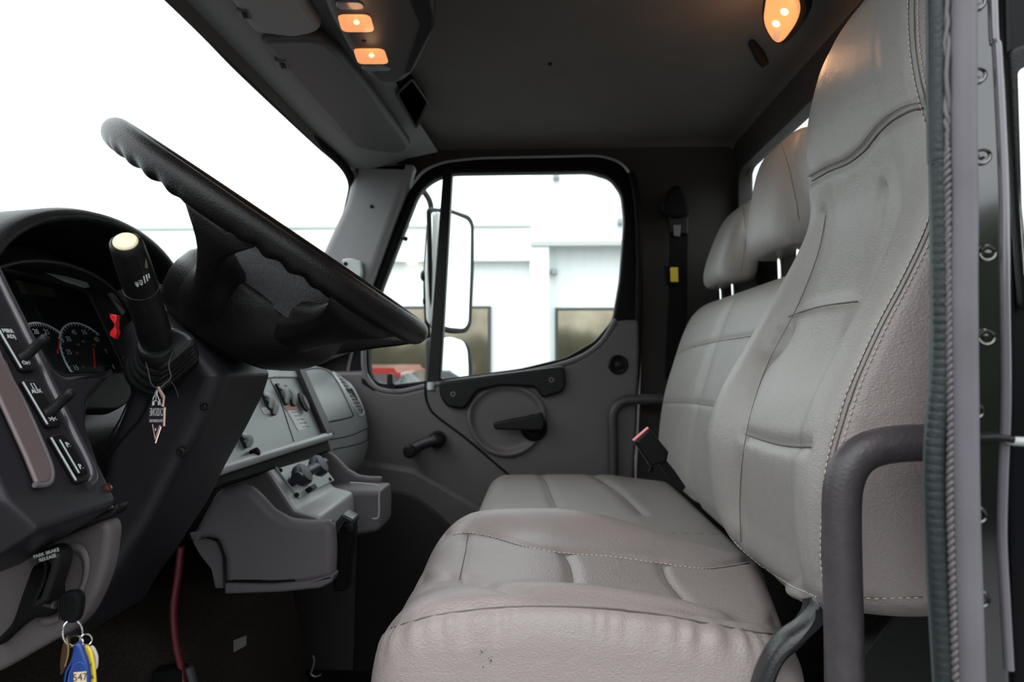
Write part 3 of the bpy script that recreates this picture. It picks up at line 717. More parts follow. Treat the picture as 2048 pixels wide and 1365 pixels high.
def headrest(name, c, wy, h, dx, th, label):
    """leaning block: c = bottom front centre"""
    hr = None; rings = []
    n = 34
    for i in range(n + 1):
        t = i / n; z = c.z + h * (1 - math.cos(PI * t)) / 2; tt = (z - c.z) / h
        k = math.sqrt(max(0, 1 - abs(2 * tt - 1) ** 5)) ** .9 if 0 < t < 1 else .02
        kk = max(.30, k) if i in (0, n) else max(.32, k)
        xf = c.x + dx * (tt ** 1.5) ; rr = []
        w = wy / 2 * (.84 + .16 * k) * (1 - .12 * tt); d = th * (.50 + .5 * k) * (1 - .35 * tt)
        if i in (0, n): w *= .86; d *= .8
        xc = xf + d / 2 + (1 - k) * th * .25
        for j in range(64):
            a = 2 * PI * j / 64; ca, sa = math.cos(a), math.sin(a)
            rr.append(Vector((xc + d / 2 * math.copysign(abs(ca) ** .55, ca), c.y + w * math.copysign(abs(sa) ** .45, sa), z)))
        rings.append(rr)
    return loft(name, rings, LEATHER, pb, angle=0)
tr1, tr2 = None, None
def post(x, y, z0, z1, X1): tube('headrest_post', [Vector((x, y, z0)), Vector((X1, y, z1))], .0065, CHROME, pb)
h1 = headrest('headrest', P(1545, 508, 1.43) + Vector((-.034, 0, 0)), .25, .228, .035, .115, '')
h2 = headrest('headrest', P(1440, 572, 1.88) + Vector((-.035, 0, 0)), .24, .215, .075, .115, '')
sseam(h1, bvh(h1), pb, [(1550, 262), (1572, 320), (1592, 395), (1602, 455)], .006, .003, lr=.0007)
sseam(h2, bvh(h2), pb, [(1482, 405), (1491, 450), (1490, 500), (1482, 545)], .006, .003, lr=.0007)
for y, px, p0, p1 in ((1.36, 1600, 470, 500), (1.48, 1562, 488, 522)):
    a = P(px, p1 + 40, y); b = P(px - 4, p0 - 30, y); tube('headrest_post', [a, b], .0062, CHROME, pb)
for y, px, p0, p1 in ((1.83, 1465, 558, 574), (1.95, 1441, 566, 584)):
    a = P(px + 3, p1 + 30, y); b = P(px, p0 - 20, y); tube('headrest_post', [a, b], .0058, CHROME, pb)
box('bench_base', (-.08, 1.22, -.919), (.36, 2.02, -.502), BLACKM, pb, bev=.02)
# buckle between the seats
bk = thing('seat_belt_buckle', 'black seat belt buckle with a red release edge standing on the bench seat', 'seat belt buckle', P(1330, 960, 1.30))
d1 = (P(1340, 930, 1.30) - P(1290, 870, 1.30)).normalized()
bkp = rpoly(sp([(1268, 884), (1299, 857), (1338, 905), (1334, 925), (1302, 936), (1297, 928)], 1.285), .004)
slab('buckle_body', bkp, (0, .03, 0), BLACK, bk, bev=.005)
slab('release_edge', sp([(1267, 882), (1297, 856), (1301, 861), (1271, 887)], 1.289), (0, .022, 0), mat('red_release', (.75, .08, .08), .35), bk, bev=.002, label='red release button edge')
slab('buckle_strap', rpoly(sp([(1316, 925), (1330, 918), (1348, 940), (1372, 975), (1365, 984), (1335, 958)], 1.295), .003), (0, .008, 0), BLACK, bk, bev=.002)
slab('buckle_wedge', sp([(1297, 945), (1303, 930), (1310, 930), (1306, 948)], 1.30), (0, .01, 0), BLACKM, bk, bev=.002)
# ================================================================== DASHBOARD
db = thing('dashboard', 'dark truck dashboard with gauges, switch panels, vents and grey lower console', 'dashboard', (-.7, 1.3, -.6))
def prof(name, pts, y0, y1, m, parent=db, bev=.012, r=.02, **k):
    return slab(name, rpoly([Vector((x, y0, z)) for x, z in pts], r), (0, y1 - y0, 0), m, parent, bev=bev, **k)
# main beam under the windshield
prof('dash_body', [(-1.17, -.04), (-.80, -.03), (-.66, -.045), (-.60, -.10), (-.60, -.30), (-.75, -.40), (-1.17, -.42)], .50, 2.09, DASHD)
prof('dash_top', [(-1.15, -.05), (-1.15, .01), (-.90, .035), (-.66, .05), (-.63, .03), (-.63, -.05)], .60, 1.03, DASHD)
# passenger side wing with the vent and the storage lid
prof('passenger_wing', [(-.95, .0), (-.70, -.003), (-.62, -.022), (-.560, -.065), (-.522, -.13), (-.508, -.20), (-.512, -.27), (-.545, -.33), (-.66, -.38), (-.95, -.40)], 1.60, 2.09, mat('dash_wing_lit', (.26, .28, .285), .30, spec=.9, bump=.2, bscale=900), bev=.03, r=.03, seg=6)  # window glare lightened into the wing's base colour
wing = bpy.data.objects['passenger_wing']; tw = bvh(wing)
def trc(pix, tree, close=False):
    out = []
    for p in smooth_path([(a, b, 0) for a, b in pix], 6, closed=close):
        h = tree.ray_cast(Vector((0, 0, 0)), ray(p.x, p.y))
        if h[0]: out.append(h[0] - ray(p.x, p.y) * .0005)
    return out
tube('lid_groove', trc([(600, 742), (640, 738), (665, 752), (685, 785), (702, 822), (706, 832), (690, 838), (650, 846)], tw), .002, BLACKM, db)
vent = [(665, 743), (672, 742), (690, 758), (708, 782), (722, 812), (726, 828), (718, 832), (708, 818), (692, 786), (676, 760)]
vp = trc(vent, tw, True)
tube('vent_rim', vp, .004, DASHL, db, closed=True)
Vv, Ff = [], []
c0 = sum(vp, Vector()) / len(vp)
Vv = [p - ray(700, 780) * .001 for p in vp]; Ff = [tuple(range(len(vp)))]
mk('vent_opening', *join_geo([(Vv, Ff), ([v + Vector((-.002, 0, .001)) for v in Vv], Ff)]), BLACKM, db, smooth=False)
for i in range(11):
    t = i / 10; a = (668 + 50 * t ** .85, 750 + 70 * t); b = (a[0] + 9, a[1] + 3 - 4 * t)
    h1 = tw.ray_cast(Vector((0, 0, 0)), ray(*a))[0]; h2 = tw.ray_cast(Vector((0, 0, 0)), ray(*b))[0]
    if h1 and h2: tube('vent_slat', [h1 - ray(*a) * .004, h2 - ray(*b) * .004], .0022, DASHG, db, n=6)
tube('glovebox_groove', trc([(660, 880), (700, 872), (735, 858), (738, 872), (725, 886), (665, 900)], tw), .0015, BLACKM, db)

# centre gauge and switch panel
PC = plane_slope(655, 885, 1.52, .42, -.9)
nC = PC[1]
slab('centre_panel', rpoly(spl([(380, 740), (590, 735), (655, 872), (440, 935), (330, 960)], PC), .006), -nC * .05, mat('centre_panel', (.22, .25, .265), .28, spec=1, bump=.15, bscale=900), db, bev=.003)  # paler base colour carries the window reflection on this panel
slab('centre_trim', rpoly([p + nC * .012 for p in spl([(583, 733), (597, 733), (661, 874), (646, 877)], PC)], .003), -nC * .05, mat('trim_plum', (.014, .010, .013), .4, spec=.3), db, bev=.004)
slab('centre_header', [p + nC * .004 for p in spl([(540, 726), (588, 734), (597, 757), (548, 757), (500, 765)], PC)], -nC * .02, DASHL, db, bev=.003)
slab('ash_tray', rpoly([p + nC * .006 for p in spl([(552, 738), (570, 738), (574, 743), (556, 744)], PC)], .002), -nC * .01, BLACK, db, bev=.002)
tube('lower_lip', [p + nC * .004 for p in spl([(300, 990), (440, 940), (550, 906), (655, 874)], PC)], .009, DASHL, db)
slab('lip_shadow_gap', spl([(300, 988), (440, 940), (655, 874), (662, 902), (560, 934), (450, 970), (300, 1022)], PC), -nC * .03, BLACKM, db, bev=.003)  # matte black slab painted in for the shadow gap under the lip
lathe('bezel_plug', PL(501, 910, PC) + nC * .012, nC, [(-.01, .007), (.002, .007), (.003, .005), (.002, 0)], BLACKM, db)
# a groove that parts the panel
tube('panel_split', spl([(540, 760), (560, 800), (590, 892)], PC), .0012, BLACKM, db)
def rocker(px, py, w=.011, h=.030, big=True):
    c = PL(px, py, PC); up = Vector((PC[1].z * -1, 0, PC[1].x)).normalized(); ly = Vector((0, 1, 0))
    b = slab('dash_switch', rpoly([c - ly * w - up * h, c + ly * w - up * h, c + ly * w + up * h, c - ly * w + up * h], .003), nC * .004, BLACK, db, bev=.002)
    tube('switch_rocker', smooth_path([c + up * h * .7 + nC * .004, c + up * h * .2 + nC * .012, c - up * h * .4 + nC * .010, c - up * h * .8 + nC * .003], 4), .005, DASHL, b)
for q in ((562, 790), (577, 793), (531, 803), (539, 815)): rocker(*q, h=.024 if q[0] > 550 else .018, w=.009)
for q in ((487, 884),): rocker(*q, h=.012, w=.010)
slab('console_knob', rpoly([PL(600, 808, PC) + nC * .004 + v for v in [(Vector((0, math.cos(a), 0)) * .014 + Vector((-PC[1].z, 0, PC[1].x)) * math.sin(a) * .022) for a in [2 * PI * i / 20 for i in range(20)]]], 0), nC * .006, BLACK, db, bev=.002)
slab('knob_face', rpoly([PL(603, 809, PC) + nC * .010 + v for v in [(Vector((0, math.cos(a), 0)) * .010 + Vector((-PC[1].z, 0, PC[1].x)) * math.sin(a) * .017) for a in [2 * PI * i / 20 for i in range(20)]]], 0), nC * .002, DASHG, db, bev=.001)
slab('warning_sticker', [p + nC * .0006 for p in spl([(573, 821), (590, 822), (614, 857), (596, 863)], PC)], nC * .0004, mat('sticker_white', (.85, .86, .90), .5), db, bev=0, label='white printed warning sticker')
slab('sticker_band', [p + nC * .0008 for p in spl([(568, 815), (592, 813), (594, 819), (572, 822)], PC)], nC * .0004, mat('sticker_orange', (.62, .20, .12), .5), db, bev=0, label='orange warning band')
slab('label_strip', [p + nC * .0006 for p in spl([(521, 816), (549, 815), (555, 826), (527, 829)], PC)], nC * .0004, mat('sticker_grey', (.7, .71, .74), .5), db, bev=0)
for k in range(5):
    a, b = 582 + k * 5.6, 826 + k * 7.2
    tube('sticker_print', [p + nC * .0013 for p in spl([(a, b), (a + 13, b - 1.5)], PC)], .0007, mat('print_grey', (.25, .26, .3), .6), db, n=5)

# lower console with the brake valve and two cup-holder arms
ARM = [(375, 1085), (402, 1035), (428, 988), (448, 975), (478, 971), (500, 978), (520, 996), (545, 1023), (575, 1040), (610, 1044), (655, 1044), (666, 1060), (669, 1100), (667, 1155), (655, 1166), (610, 1174), (540, 1178), (448, 1178), (446, 1120), (432, 1082), (410, 1078)]
def arm(name, Y0, Y1, top=9, bev=.014, par=db, xm=9):
    base = [P(a, b, 1.08) for a, b in ARM]; pts = []
    for p in base:
        q = Vector((min(p.x, xm), Y0, min(p.z, top)))
        if not pts or (q - pts[-1]).length > .002: pts.append(q)
    return slab(name, rpoly(pts, .006), (0, Y1 - Y0, 0), DASHG, par, bev=bev, seg=5)
a1 = arm('cup_holder_arm', 1.08, 1.108)
arm('cup_well', 1.10, 1.15, top=-.262, bev=.008, par=a1, xm=-.334)
arm('cup_well', 1.145, 1.20, top=-.268, bev=.008, par=a1, xm=-.353)
a2 = arm('cup_holder_arm', 1.50, 1.52, bev=.006, xm=-.341)
arm('cup_well', 1.40, 1.505, top=-.258, bev=.010, par=a2)
for (o_, Y) in ((a1, 1.08),):
    slab('base_strip', rpoly(sp([(448, 1168), (540, 1170), (610, 1164), (668, 1150), (664, 1166), (640, 1178), (560, 1186), (448, 1190)], 1.072), .004), (0, .03, 0), DASHG, o_, bev=.004)
    tube('strip_gap', sp([(452, 1164), (540, 1164), (590, 1162)], 1.0795), .0018, BLACKM, o_, n=6)
    slab('end_flange', sp([(384, 1084), (412, 1076), (432, 1084), (444, 1112), (446, 1178), (430, 1178), (422, 1140), (400, 1112)], 1.112), (0, .06, 0), DASHG, o_, bev=.002)
# bridge between the arms: sloped plate that carries the valve
pe = [P(a, b, 1.08) for a, b in ((478, 971), (500, 978), (520, 996), (545, 1023), (575, 1036))]
br = [(-.555, -.29), (-.525, -.18), (-.475, -.176), (-.4625, -.186), (-.418, -.252), (-.375, -.262), (-.372, -.30), (-.42, -.33), (-.52, -.36)]
prof('console_bridge', br, 1.19, 1.41, mat('console_top_lit', (.42, .44, .45), .30, spec=.9, bump=.25, bscale=900), bev=.004, r=.008)  # same plastic as the arms; reflected light put into the top's colour
PV = (Vector((-.4625, 1.3, -.186)), Vector((.066, 0, .0445)).normalized())
nV = PV[1]
prof('bridge_side_dark', [(-.555, -.29), (-.522, -.186), (-.478, -.180), (-.4645, -.191), (-.421, -.256), (-.380, -.267), (-.376, -.30), (-.42, -.33), (-.52, -.35)], 1.185, 1.192, DASHG, bev=.002, r=.006)  # added sheet: shaded side of the same plastic as the lightened top
slab('valve_plate', [p + nV * .001 for p in spl([(548, 936), (622, 915), (632, 920), (666, 963), (596, 999)], PV)], nV * .003, DASHL, db, bev=.001)
slab('plate_slot', rpoly([p + nV * .004 for p in spl([(549, 935), (620, 914), (622, 919), (552, 940)], PV)], .001), nV * .001, BLACKM, db, bev=0)
vk = thing('parking_brake_valve', 'navy black pair of air brake valve knobs on the grey console', 'valve', PL(610, 950, PV))
for q, r, nm in (((576, 970), .020, 'valve_knob'), ((611, 950), .021, 'valve_knob')):
    c = PL(*q, PV) + nV * .006
    k = lathe(nm, c, nV, [(0, .008), (.012, .008), (.013, r * .8), (.018, r), (.030, r), (.034, r * .85), (.036, 0)], BLUEK, vk, n=10)
tube('valve_yoke', [PL(564, 976, PV) + nV * .03, PL(622, 944, PV) + nV * .03], .010, BLUEK, vk)
slab('valve_tab', [p + nV * .006 for p in spl([(603, 984), (614, 978), (620, 986), (610, 992)], PV)], nV * .012, BLACK, vk, bev=.002)
for q in ((557, 944), (590, 993), (656, 962)): screw('plate_screw', PL(*q, PV) + nV * .005, nV, .004, BLACK, db)
# scooped side walls by the plate, the dark hollows of the cup holders
for nm, pix, Y in () and (('cup_hollow', [(531, 962), (538, 960), (556, 982), (574, 1004), (596, 1018), (640, 1026), (652, 1034), (630, 1038), (590, 1038), (560, 1030), (545, 1010), (534, 985)], 1.20), ('cup_hollow', [(655, 922), (662, 924), (680, 942), (700, 962), (720, 970), (744, 974), (748, 1000), (700, 985), (672, 965), (658, 940)], 1.395)):
    slab(nm, rpoly(sp(pix, Y), .004), (0, .006, 0), DASHG, db, bev=.002)
tube('arm_edge', smooth_path(sp([(700, 966), (740, 969), (757, 974), (758, 1000), (757, 1034), (745, 1038)], 1.397), 5), .0016, DASHL, db)
# shift lever standing between the arms
sl = thing('gear_lever', 'black plastic gear lever standing between the two cup holder arms', 'lever', P(690, 1190, 1.24))
slab('lever_stem', rpoly(sp([(668, 1050), (684, 1030), (704, 1042), (706, 1080), (696, 1130), (692, 1185), (664, 1185), (668, 1120)], 1.23), .006), (0, .04, 0), BLACKM, sl, bev=.006)
slab('lever_cap', rpoly(sp([(667, 1050), (684, 1029), (706, 1040), (705, 1052), (688, 1046), (676, 1068), (668, 1064)], 1.225), .003), (0, .045, 0), mat('lever_cap', (.02, .022, .026), .3), sl, bev=.003)
lathe('lever_button', P(698, 1056, 1.224), (0, -1, 0), [(0, .008), (.003, .008), (.004, .004), (.004, 0)], BLACK, sl)

# instrument binnacle
PE = plane_slope(232, 742, .90, .436, -.9)     # lens of the gauges
nE = PE[1]
upE = Vector((-nE.z, 0, nE.x)); LY = Vector((0, 1, 0))
slab('gauge_face', spl([(-60, 540), (10, 541), (155, 576), (245, 756), (120, 756), (60, 640), (-60, 560)], PE) if False else [PL(232, 742, PE) + LY * a + upE * b for a, b in ((.10, -.03), (.10, .145), (-.26, .145), (-.26, -.03))], -nE * .01, mat('gauge_black', (.006, .007, .008), .3, spec=.2), db, bev=.001)
def hood_arch(x, k, dz, zb):
    pts = []
    for i in range(41):
        a = PI * i / 40; y = .815 - .205 * k * math.cos(a); z = .02 + dz + (.155 * k) * math.sin(a) ** .72
        pts.append(Vector((x, y, z)))
    return pts
def hood_ring(x, ko, ki, dz):
    o_ = hood_arch(x, ko, dz, 0); i_ = hood_arch(x, ki, dz, 0)
    return o_ + list(reversed(i_))
rings = [hood_ring(-.512, .97, .955, 0), hood_ring(-.515, 1.0, .93, 0), hood_ring(-.525, 1.015, .92, 0), hood_ring(-.57, 1.02, .90, -.004), hood_ring(-.66, 1.0, .86, -.02), hood_ring(-.78, .95, .80, -.05), hood_ring(-.9, .88, .72, -.09)]
loft('instrument_hood', rings, mat('hood', (.008, .008, .0085), .42, spec=.25, bump=.3, bscale=700), db, angle=60)
tube('hood_step', [p for p in hood_arch(-.575, .80, -.025, 0)], .003, DASHD, db)
def up_fn(): pass
# black liner between lens and hood
0 and loft('hood_liner', [hood_arch(-.545, .89, -.012, 0) + list(reversed(hood_arch(-.545, .70, -.03, 0))), hood_arch(-.66, .86, -.02, 0) + list(reversed(hood_arch(-.66, .70, -.04, 0)))], BLACKM, db)
def gauge(c, r, a0, a1, nums, rn, size, needle=None, ticks=24, w=.0022):
    """arc with numerals in the gauge plane; angles in degrees, 0 = +Y (away), 90 = up"""
    def pt(a, rad, lift=.0016): a = math.radians(a); return c + LY * math.cos(a) * rad + upE * math.sin(a) * rad + nE * lift
    g = thing_arc = tube('gauge_ring', [pt(a0 + (a1 - a0) * i / 40, r) for i in range(41)], .0011, GREYP, db, n=6)
    gs = [tube_geo([pt(a0 + (a1 - a0) * i / ticks, r - .004), pt(a0 + (a1 - a0) * i / ticks, r - .0008)], .0004, 4) for i in range(ticks + 1)]
    mk('gauge_ticks', *join_geo(gs), GREYP, g)
    for s, a in nums: text('gauge_number', s, size, pt(a, rn, .002), -LY * 1.0 if False else LY, upE, GREYP, g)
    if needle is not None:
        a, l0, l1 = needle; tube('needle', [pt(a, l0, .004), pt(a, l1, .004)], .0010, REDN, g, n=6)
    return g
gauge(PL(183, 722, PE), .052, 228, -25, [('5', 222), ('15', 195), ('25', 165), ('35', 135), ('45', 108), ('55', 78), ('65', 48), ('75', 18), ('85', -14)], .040, .0095, needle=(62, -.014, .017), ticks=34)
g2 = gauge(PL(183, 722, PE) - LY * .070 + upE * -.002, .050, 150, 48, [('20', 104), ('25', 78), ('30', 46)], .039, .0095, needle=(52, .012, .036), ticks=22)
gauge(PL(196, 636, PE) , .030, 120, 5, [('100', 95), ('50', 30)], .020, .0075, needle=(140, .002, .018), ticks=10)
# small orange km/h figures
for s, a, r in (('20', 200, .026), ('40', 160, .026), ('60', 125, .026), ('80', 95, .026), ('100', 55, .026)):
    a = math.radians(a); text('speed_number', s, .0055, PL(183, 722, PE) + LY * math.cos(a) * r + upE * math.sin(a) * r + nE * .002, LY, upE, ORANGE, db)
slab('gauge_display', [PL(183, 722, PE) - LY * .045 + upE * .098 + LY * a + upE * b + nE * .001 for a, b in ((-.03, -.012), (.03, -.012), (.03, .012), (-.03, .012))], nE * .001, mat('display', (.03, .03, .022), .3), db, bev=0)
lens = [PL(10, 541, PE), PL(150, 575, PE), PL(175, 590, PE), PL(250, 742, PE), PL(128, 742, PE), PL(112, 735, PE), PL(62, 655, PE), PL(20, 560, PE)]
slab('gauge_lens', [p + nE * .012 for p in lens], nE * .002, GLASSD, db, bev=.0005)
# cluster bezel round the lens
outer = spl([(-90, 500), (40, 500), (170, 548), (215, 590), (262, 690), (262, 800), (215, 830), (120, 830), (40, 700), (-60, 560)], PE)
slab('gauge_bezel', rpoly([p - nE * .004 for p in outer], .01), nE * .018, mat('bezel', (.008, .0085, .009), .5, spec=.15), db, bev=.004, holes=[rpoly([p - nE * .018 for p in spl([(8, 541), (150, 575), (180, 590), (252, 742), (128, 742), (112, 735), (62, 655), (18, 560)], (PE[0] + nE * .014, nE))], .008)])
slab('lens_edge_glint', [p + nE * .0135 for p in spl([(70, 556), (112, 563), (155, 575), (160, 584), (150, 586), (110, 574)], PE)], nE * .001, mat('lens_edge_glint', (.22, .23, .24), .3), db, bev=0)  # pale slab: windshield reflection painted along the top edge of the lens
slab('bezel_light_edge', [p + nE * .006 for p in spl([(196, 598), (232, 585), (246, 612), (226, 640)], PE)], nE * .012, DASHG, db, bev=.002)

# switch panel beside the driver's knee
PD = plane_slope(30, 640, .60, .53, -.85); nD = PD[1]; upD = Vector((-nD.z, 0, nD.x))
flange = rpoly(spl([(-140, 440), (-10, 520), (40, 610), (108, 735), (128, 750), (232, 744), (205, 772), (180, 800), (176, 850), (200, 925), (236, 1000), (230, 1012), (78, 1062), (10, 1000), (-100, 760)], PD), .004)
slab('switch_panel', flange, -nD * .10, DASHD, db, bev=.006, seg=4)
def up3(pl, k): return pl[1] * k
ridge = smooth_path([p + nD * .001 for p in spl([(-30, 498), (0, 566), (50, 668), (100, 775), (150, 878), (176, 932), (183, 957), (180, 966), (172, 974)], PD)], 6)
tube('panel_ridge', ridge, .0045, mat('ridge', (.035, .032, .040), .25, spec=.7), db)  # same black plastic; edge highlight helped by a paler base colour
# raised rim on the left, plum coloured filler strip next to it
slab('filler_strip', rpoly([p + nD * .002 for p in spl([(-40, 690), (2, 730), (52, 845), (90, 935), (93, 955), (86, 972), (62, 975), (40, 920), (-60, 700)], PD)], .003), nD * .004, TAUPE, db, bev=.002, label='plum grey filler strip')
tube('strip_edge', smooth_path([p + nD * .004 for p in spl([(-20, 690), (0, 742), (40, 815), (80, 905), (94, 945), (93, 968), (80, 976), (60, 976)], PD)], 5), .0022, DASHG, db, n=8)
def lever_switch(px, py, marks, lever=True, h=.0225, w=.0085):
    c = PL(px, py, PD) + nD * .001
    s = slab('switch_plate', rpoly([c - LY * w - upD * h, c + LY * w - upD * h, c + LY * w + upD * h, c - LY * w + upD * h], .003), nD * .004, BLACK, db, bev=.0015)
    tube('switch_edge', [c - LY * w - upD * h * .9 + nD * .004, c - LY * w + upD * h * .9 + nD * .004], .0008, DASHL, s, n=6)
    if lever:
        pts = [c + nD * .001 - upD * .010, c + nD * .007 - upD * .009 + LY * .002, c + nD * .017 - upD * .006 + LY * .004, c + nD * .029 - upD * .004 + LY * .004]
        tube('toggle', smooth_path(pts, 6), lambda t: (.0050 - .0010 * t) * math.sqrt(max(.02, 1 - max(0, (t - .88) / .12) ** 2)), BLACK, s)
    else:
        slab('rocker', rpoly([c + nD * .004 + v for v in (-LY * w * .7 - upD * h * .78, LY * w * .7 - upD * h * .78, LY * w * .7 + upD * h * .78, -LY * w * .7 + upD * h * .78)], .003), nD * .003, BLACKM, s, bev=.0015)
        tube('rocker_edge', [c - LY * w * .6 - upD * h * .7 + nD * .007, c - LY * w * .6 + upD * h * .7 + nD * .007], .0006, DASHL, s, n=6)
    for t, dv, sz in marks: text('switch_marking', t, sz, c + upD * dv + nD * (.0076 if not lever else .0046), LY, upD, GREYP, s)
lever_switch(24, 702, [('MIRR\nADJ', .0135, .0056), ('OFF', -.0155, .0056)])
lever_switch(75, 812, [('[ ]\nAUX', .0135, .0056), ('>I<', -.0165, .0065)])
lever_switch(131, 922, [('P:', .010, .0065), ('P.', -.011, .0065)], lever=False)
screw('panel_screw', PL(215, 977, PD) + nD * .0005, nD, .0042, mat('copper_screw', (.12, .05, .035), .4, .8), db)
# rounded end moulding of the dash below the switch panel
slab('dash_end_moulding', rpoly(sp([(-250, 560), (-100, 640), (-40, 760), (4, 868), (36, 945), (58, 1010), (68, 1050), (66, 1078), (45, 1092), (10, 1082), (-25, 1040), (-200, 900)], .535), .01), (0, .06, 0), DASHD, db, bev=.014, seg=5)
slab('panel_underside', rpoly(sp([(40, 1085), (78, 1056), (232, 1008), (236, 1018), (228, 1032), (72, 1098)], .60), .004), (0, .02, 0), BLACK, db, bev=.004)
tube('underside_crease', sp([(86, 1060), (150, 1038), (226, 1014)], .598), .0012, DASHG, db, n=6)
# knee bolster
kp = rpoly(sp([(-150, 1060), (0, 1075), (70, 1098), (205, 1040), (216, 1050), (220, 1066), (212, 1130), (196, 1180), (170, 1235), (140, 1266), (96, 1290), (40, 1322), (0, 1345), (-150, 1400)], .60), .008)
kb = slab('knee_bolster', kp, (0, .022, 0), mat('bolster', (.098, .084, .088), .45, spec=.35, bump=.3, bscale=900), db, bev=.006, seg=4)
0 and tube('shell_line', smooth_path(sp([(118, 1112), (160, 1094), (232, 1062)], .5998), 5), .0005, BLACKM, kb, n=6)
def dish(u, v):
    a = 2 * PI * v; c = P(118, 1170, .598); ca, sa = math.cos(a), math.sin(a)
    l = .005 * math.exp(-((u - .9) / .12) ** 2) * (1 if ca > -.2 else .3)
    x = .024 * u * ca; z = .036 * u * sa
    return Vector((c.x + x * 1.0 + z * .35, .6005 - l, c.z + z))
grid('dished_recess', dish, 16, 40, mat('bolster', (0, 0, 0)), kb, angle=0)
slab('lock_surround', rpoly(sp([(40, 1190), (62, 1130), (92, 1130), (112, 1165), (112, 1215), (98, 1238), (60, 1240), (30, 1262), (-10, 1300), (-20, 1290), (20, 1250)], .588), .006), (0, .016, 0), BLACKM, kb, bev=.005)
pb_ = thing('parking_brake_release', 'black release lever lettered PARK BRAKE RELEASE on the knee panel', 'lever', P(85, 1160, .58))
slab('release_lever', rpoly(sp([(62, 1108), (92, 1096), (108, 1100), (118, 1114), (114, 1140), (102, 1175), (92, 1205), (66, 1222), (54, 1215), (76, 1168), (84, 1136), (78, 1118)], .565), .005), (0, .022, 0), BLACK, pb_, bev=.005, seg=4)
xd = (P(106, 1104, .565) - P(80, 1112, .565)); yd = Vector((0, 0, 1))
text('lever_lettering', 'PARK BRAKE\nRELEASE', .0040, P(94, 1112, .5648), xd, yd, WHITE, pb_)

# keys in the lock and the fobs on the ring
ky = thing('key_bunch', 'ignition key with ring and hanging blue, yellow and brown fobs', 'keys', P(140, 1250, .57))
slab('key_head', rpoly(sp([(117, 1192), (128, 1185), (148, 1184), (158, 1194), (159, 1210), (155, 1236), (148, 1250), (126, 1248), (116, 1238), (111, 1215)], .566), .005), (0, .010, 0), BLACKM, ky, bev=.003)
for i in range(5): tube('head_rib', sp([(119 + i * 4.6, 1198), (118 + i * 4.6, 1240)], .5655), .0006, BLACK, ky, n=5)
tube('key_barrel', [P(112, 1210, .571), P(88, 1206, .585)], .0035, STEEL, ky)
def ring_(c, rx, rz, tilt, n=30, Y=.57): return [P(c[0] + rx * math.cos(2 * PI * i / n), c[1] + rz * math.sin(2 * PI * i / n), Y + tilt * math.cos(2 * PI * i / n)) for i in range(n)]
tube('key_ring', ring_((145, 1266), 20, 26, .006), .0008, CHROME, ky, n=8, closed=True)
tube('key_ring', ring_((151, 1285), 15, 13, -.006, Y=.568), .0007, CHROME, ky, n=8, closed=True)
tube('key_ring', ring_((172, 1280), 12, 11, .004, Y=.572), .0007, CHROME, ky, n=8, closed=True)
b = slab('blue_fob', rpoly(sp([(146, 1292), (152, 1286), (159, 1290), (166, 1310), (173, 1330), (176, 1352), (174, 1420), (130, 1420), (124, 1365), (127, 1345), (140, 1322)], .560), .005), (0, .006, 0), BLUE, ky, bev=.0025, label='blue fob with the paper label 547')
slab('paper_label', sp([(147, 1346), (172, 1344), (173, 1400), (148, 1402)], .5596), (0, .0006, 0), mat('label_paper', (.72, .60, .42), .6), b, bev=0)
text('label_number', '547', .0082, P(160, 1356, .5592), (P(170, 1355, .56) - P(150, 1357, .56)), (0, 0, 1), mat('ink', (.10, .07, .06), .6), b)
tube('fob_ridge', smooth_path(sp([(138, 1390), (138, 1355), (146, 1335), (158, 1325), (168, 1330)], .5597), 5), .0004, mat('blue_light', (.07, .12, .38), .4), b, n=5)
y = slab('yellow_fob', rpoly(sp([(162, 1297), (172, 1291), (182, 1302), (188, 1335), (190, 1365), (191, 1420), (168, 1420), (172, 1340)], .567), .003), (0, .003, 0), YELLOW, ky, bev=.001, label='yellow fob with black writing')
slab('red_mark', sp([(170, 1312), (176, 1311), (177, 1317), (171, 1319)], .5668), (0, .0003, 0), RED, y, bev=0)
for a, b_ in (((176, 1326), (182, 1334)), ((183, 1328), (177, 1336)), ((178, 1340), (180, 1348)), ((180, 1353), (188, 1357)), ((186, 1351), (182, 1360))):
    tube('fob_scribble', sp([a, b_], .5666), .0004, mat('ink', (0, 0, 0)), y, n=5)
slab('white_fob', rpoly(sp([(178, 1292), (186, 1296), (194, 1315), (193, 1338), (188, 1345), (182, 1320)], .574), .003), (0, .003, 0), mat('fob_white', (.7, .62, .6), .4), ky, bev=.001, label='white fob with a dark red edge')
slab('brown_fob', rpoly(sp([(122, 1296), (132, 1270), (136, 1285), (136, 1310), (130, 1340), (120, 1356), (118, 1330)], .566), .003), (0, .004, 0), mat('brown_leather', (.05, .025, .012), .4), ky, bev=.0015, label='brown leather fob')
tube('fob_edge', smooth_path(sp([(133, 1278), (136.5, 1295), (136, 1312), (130, 1334)], .5655), 5), .0006, mat('gold_edge', (.55, .32, .12), .35, .7), ky, n=6)

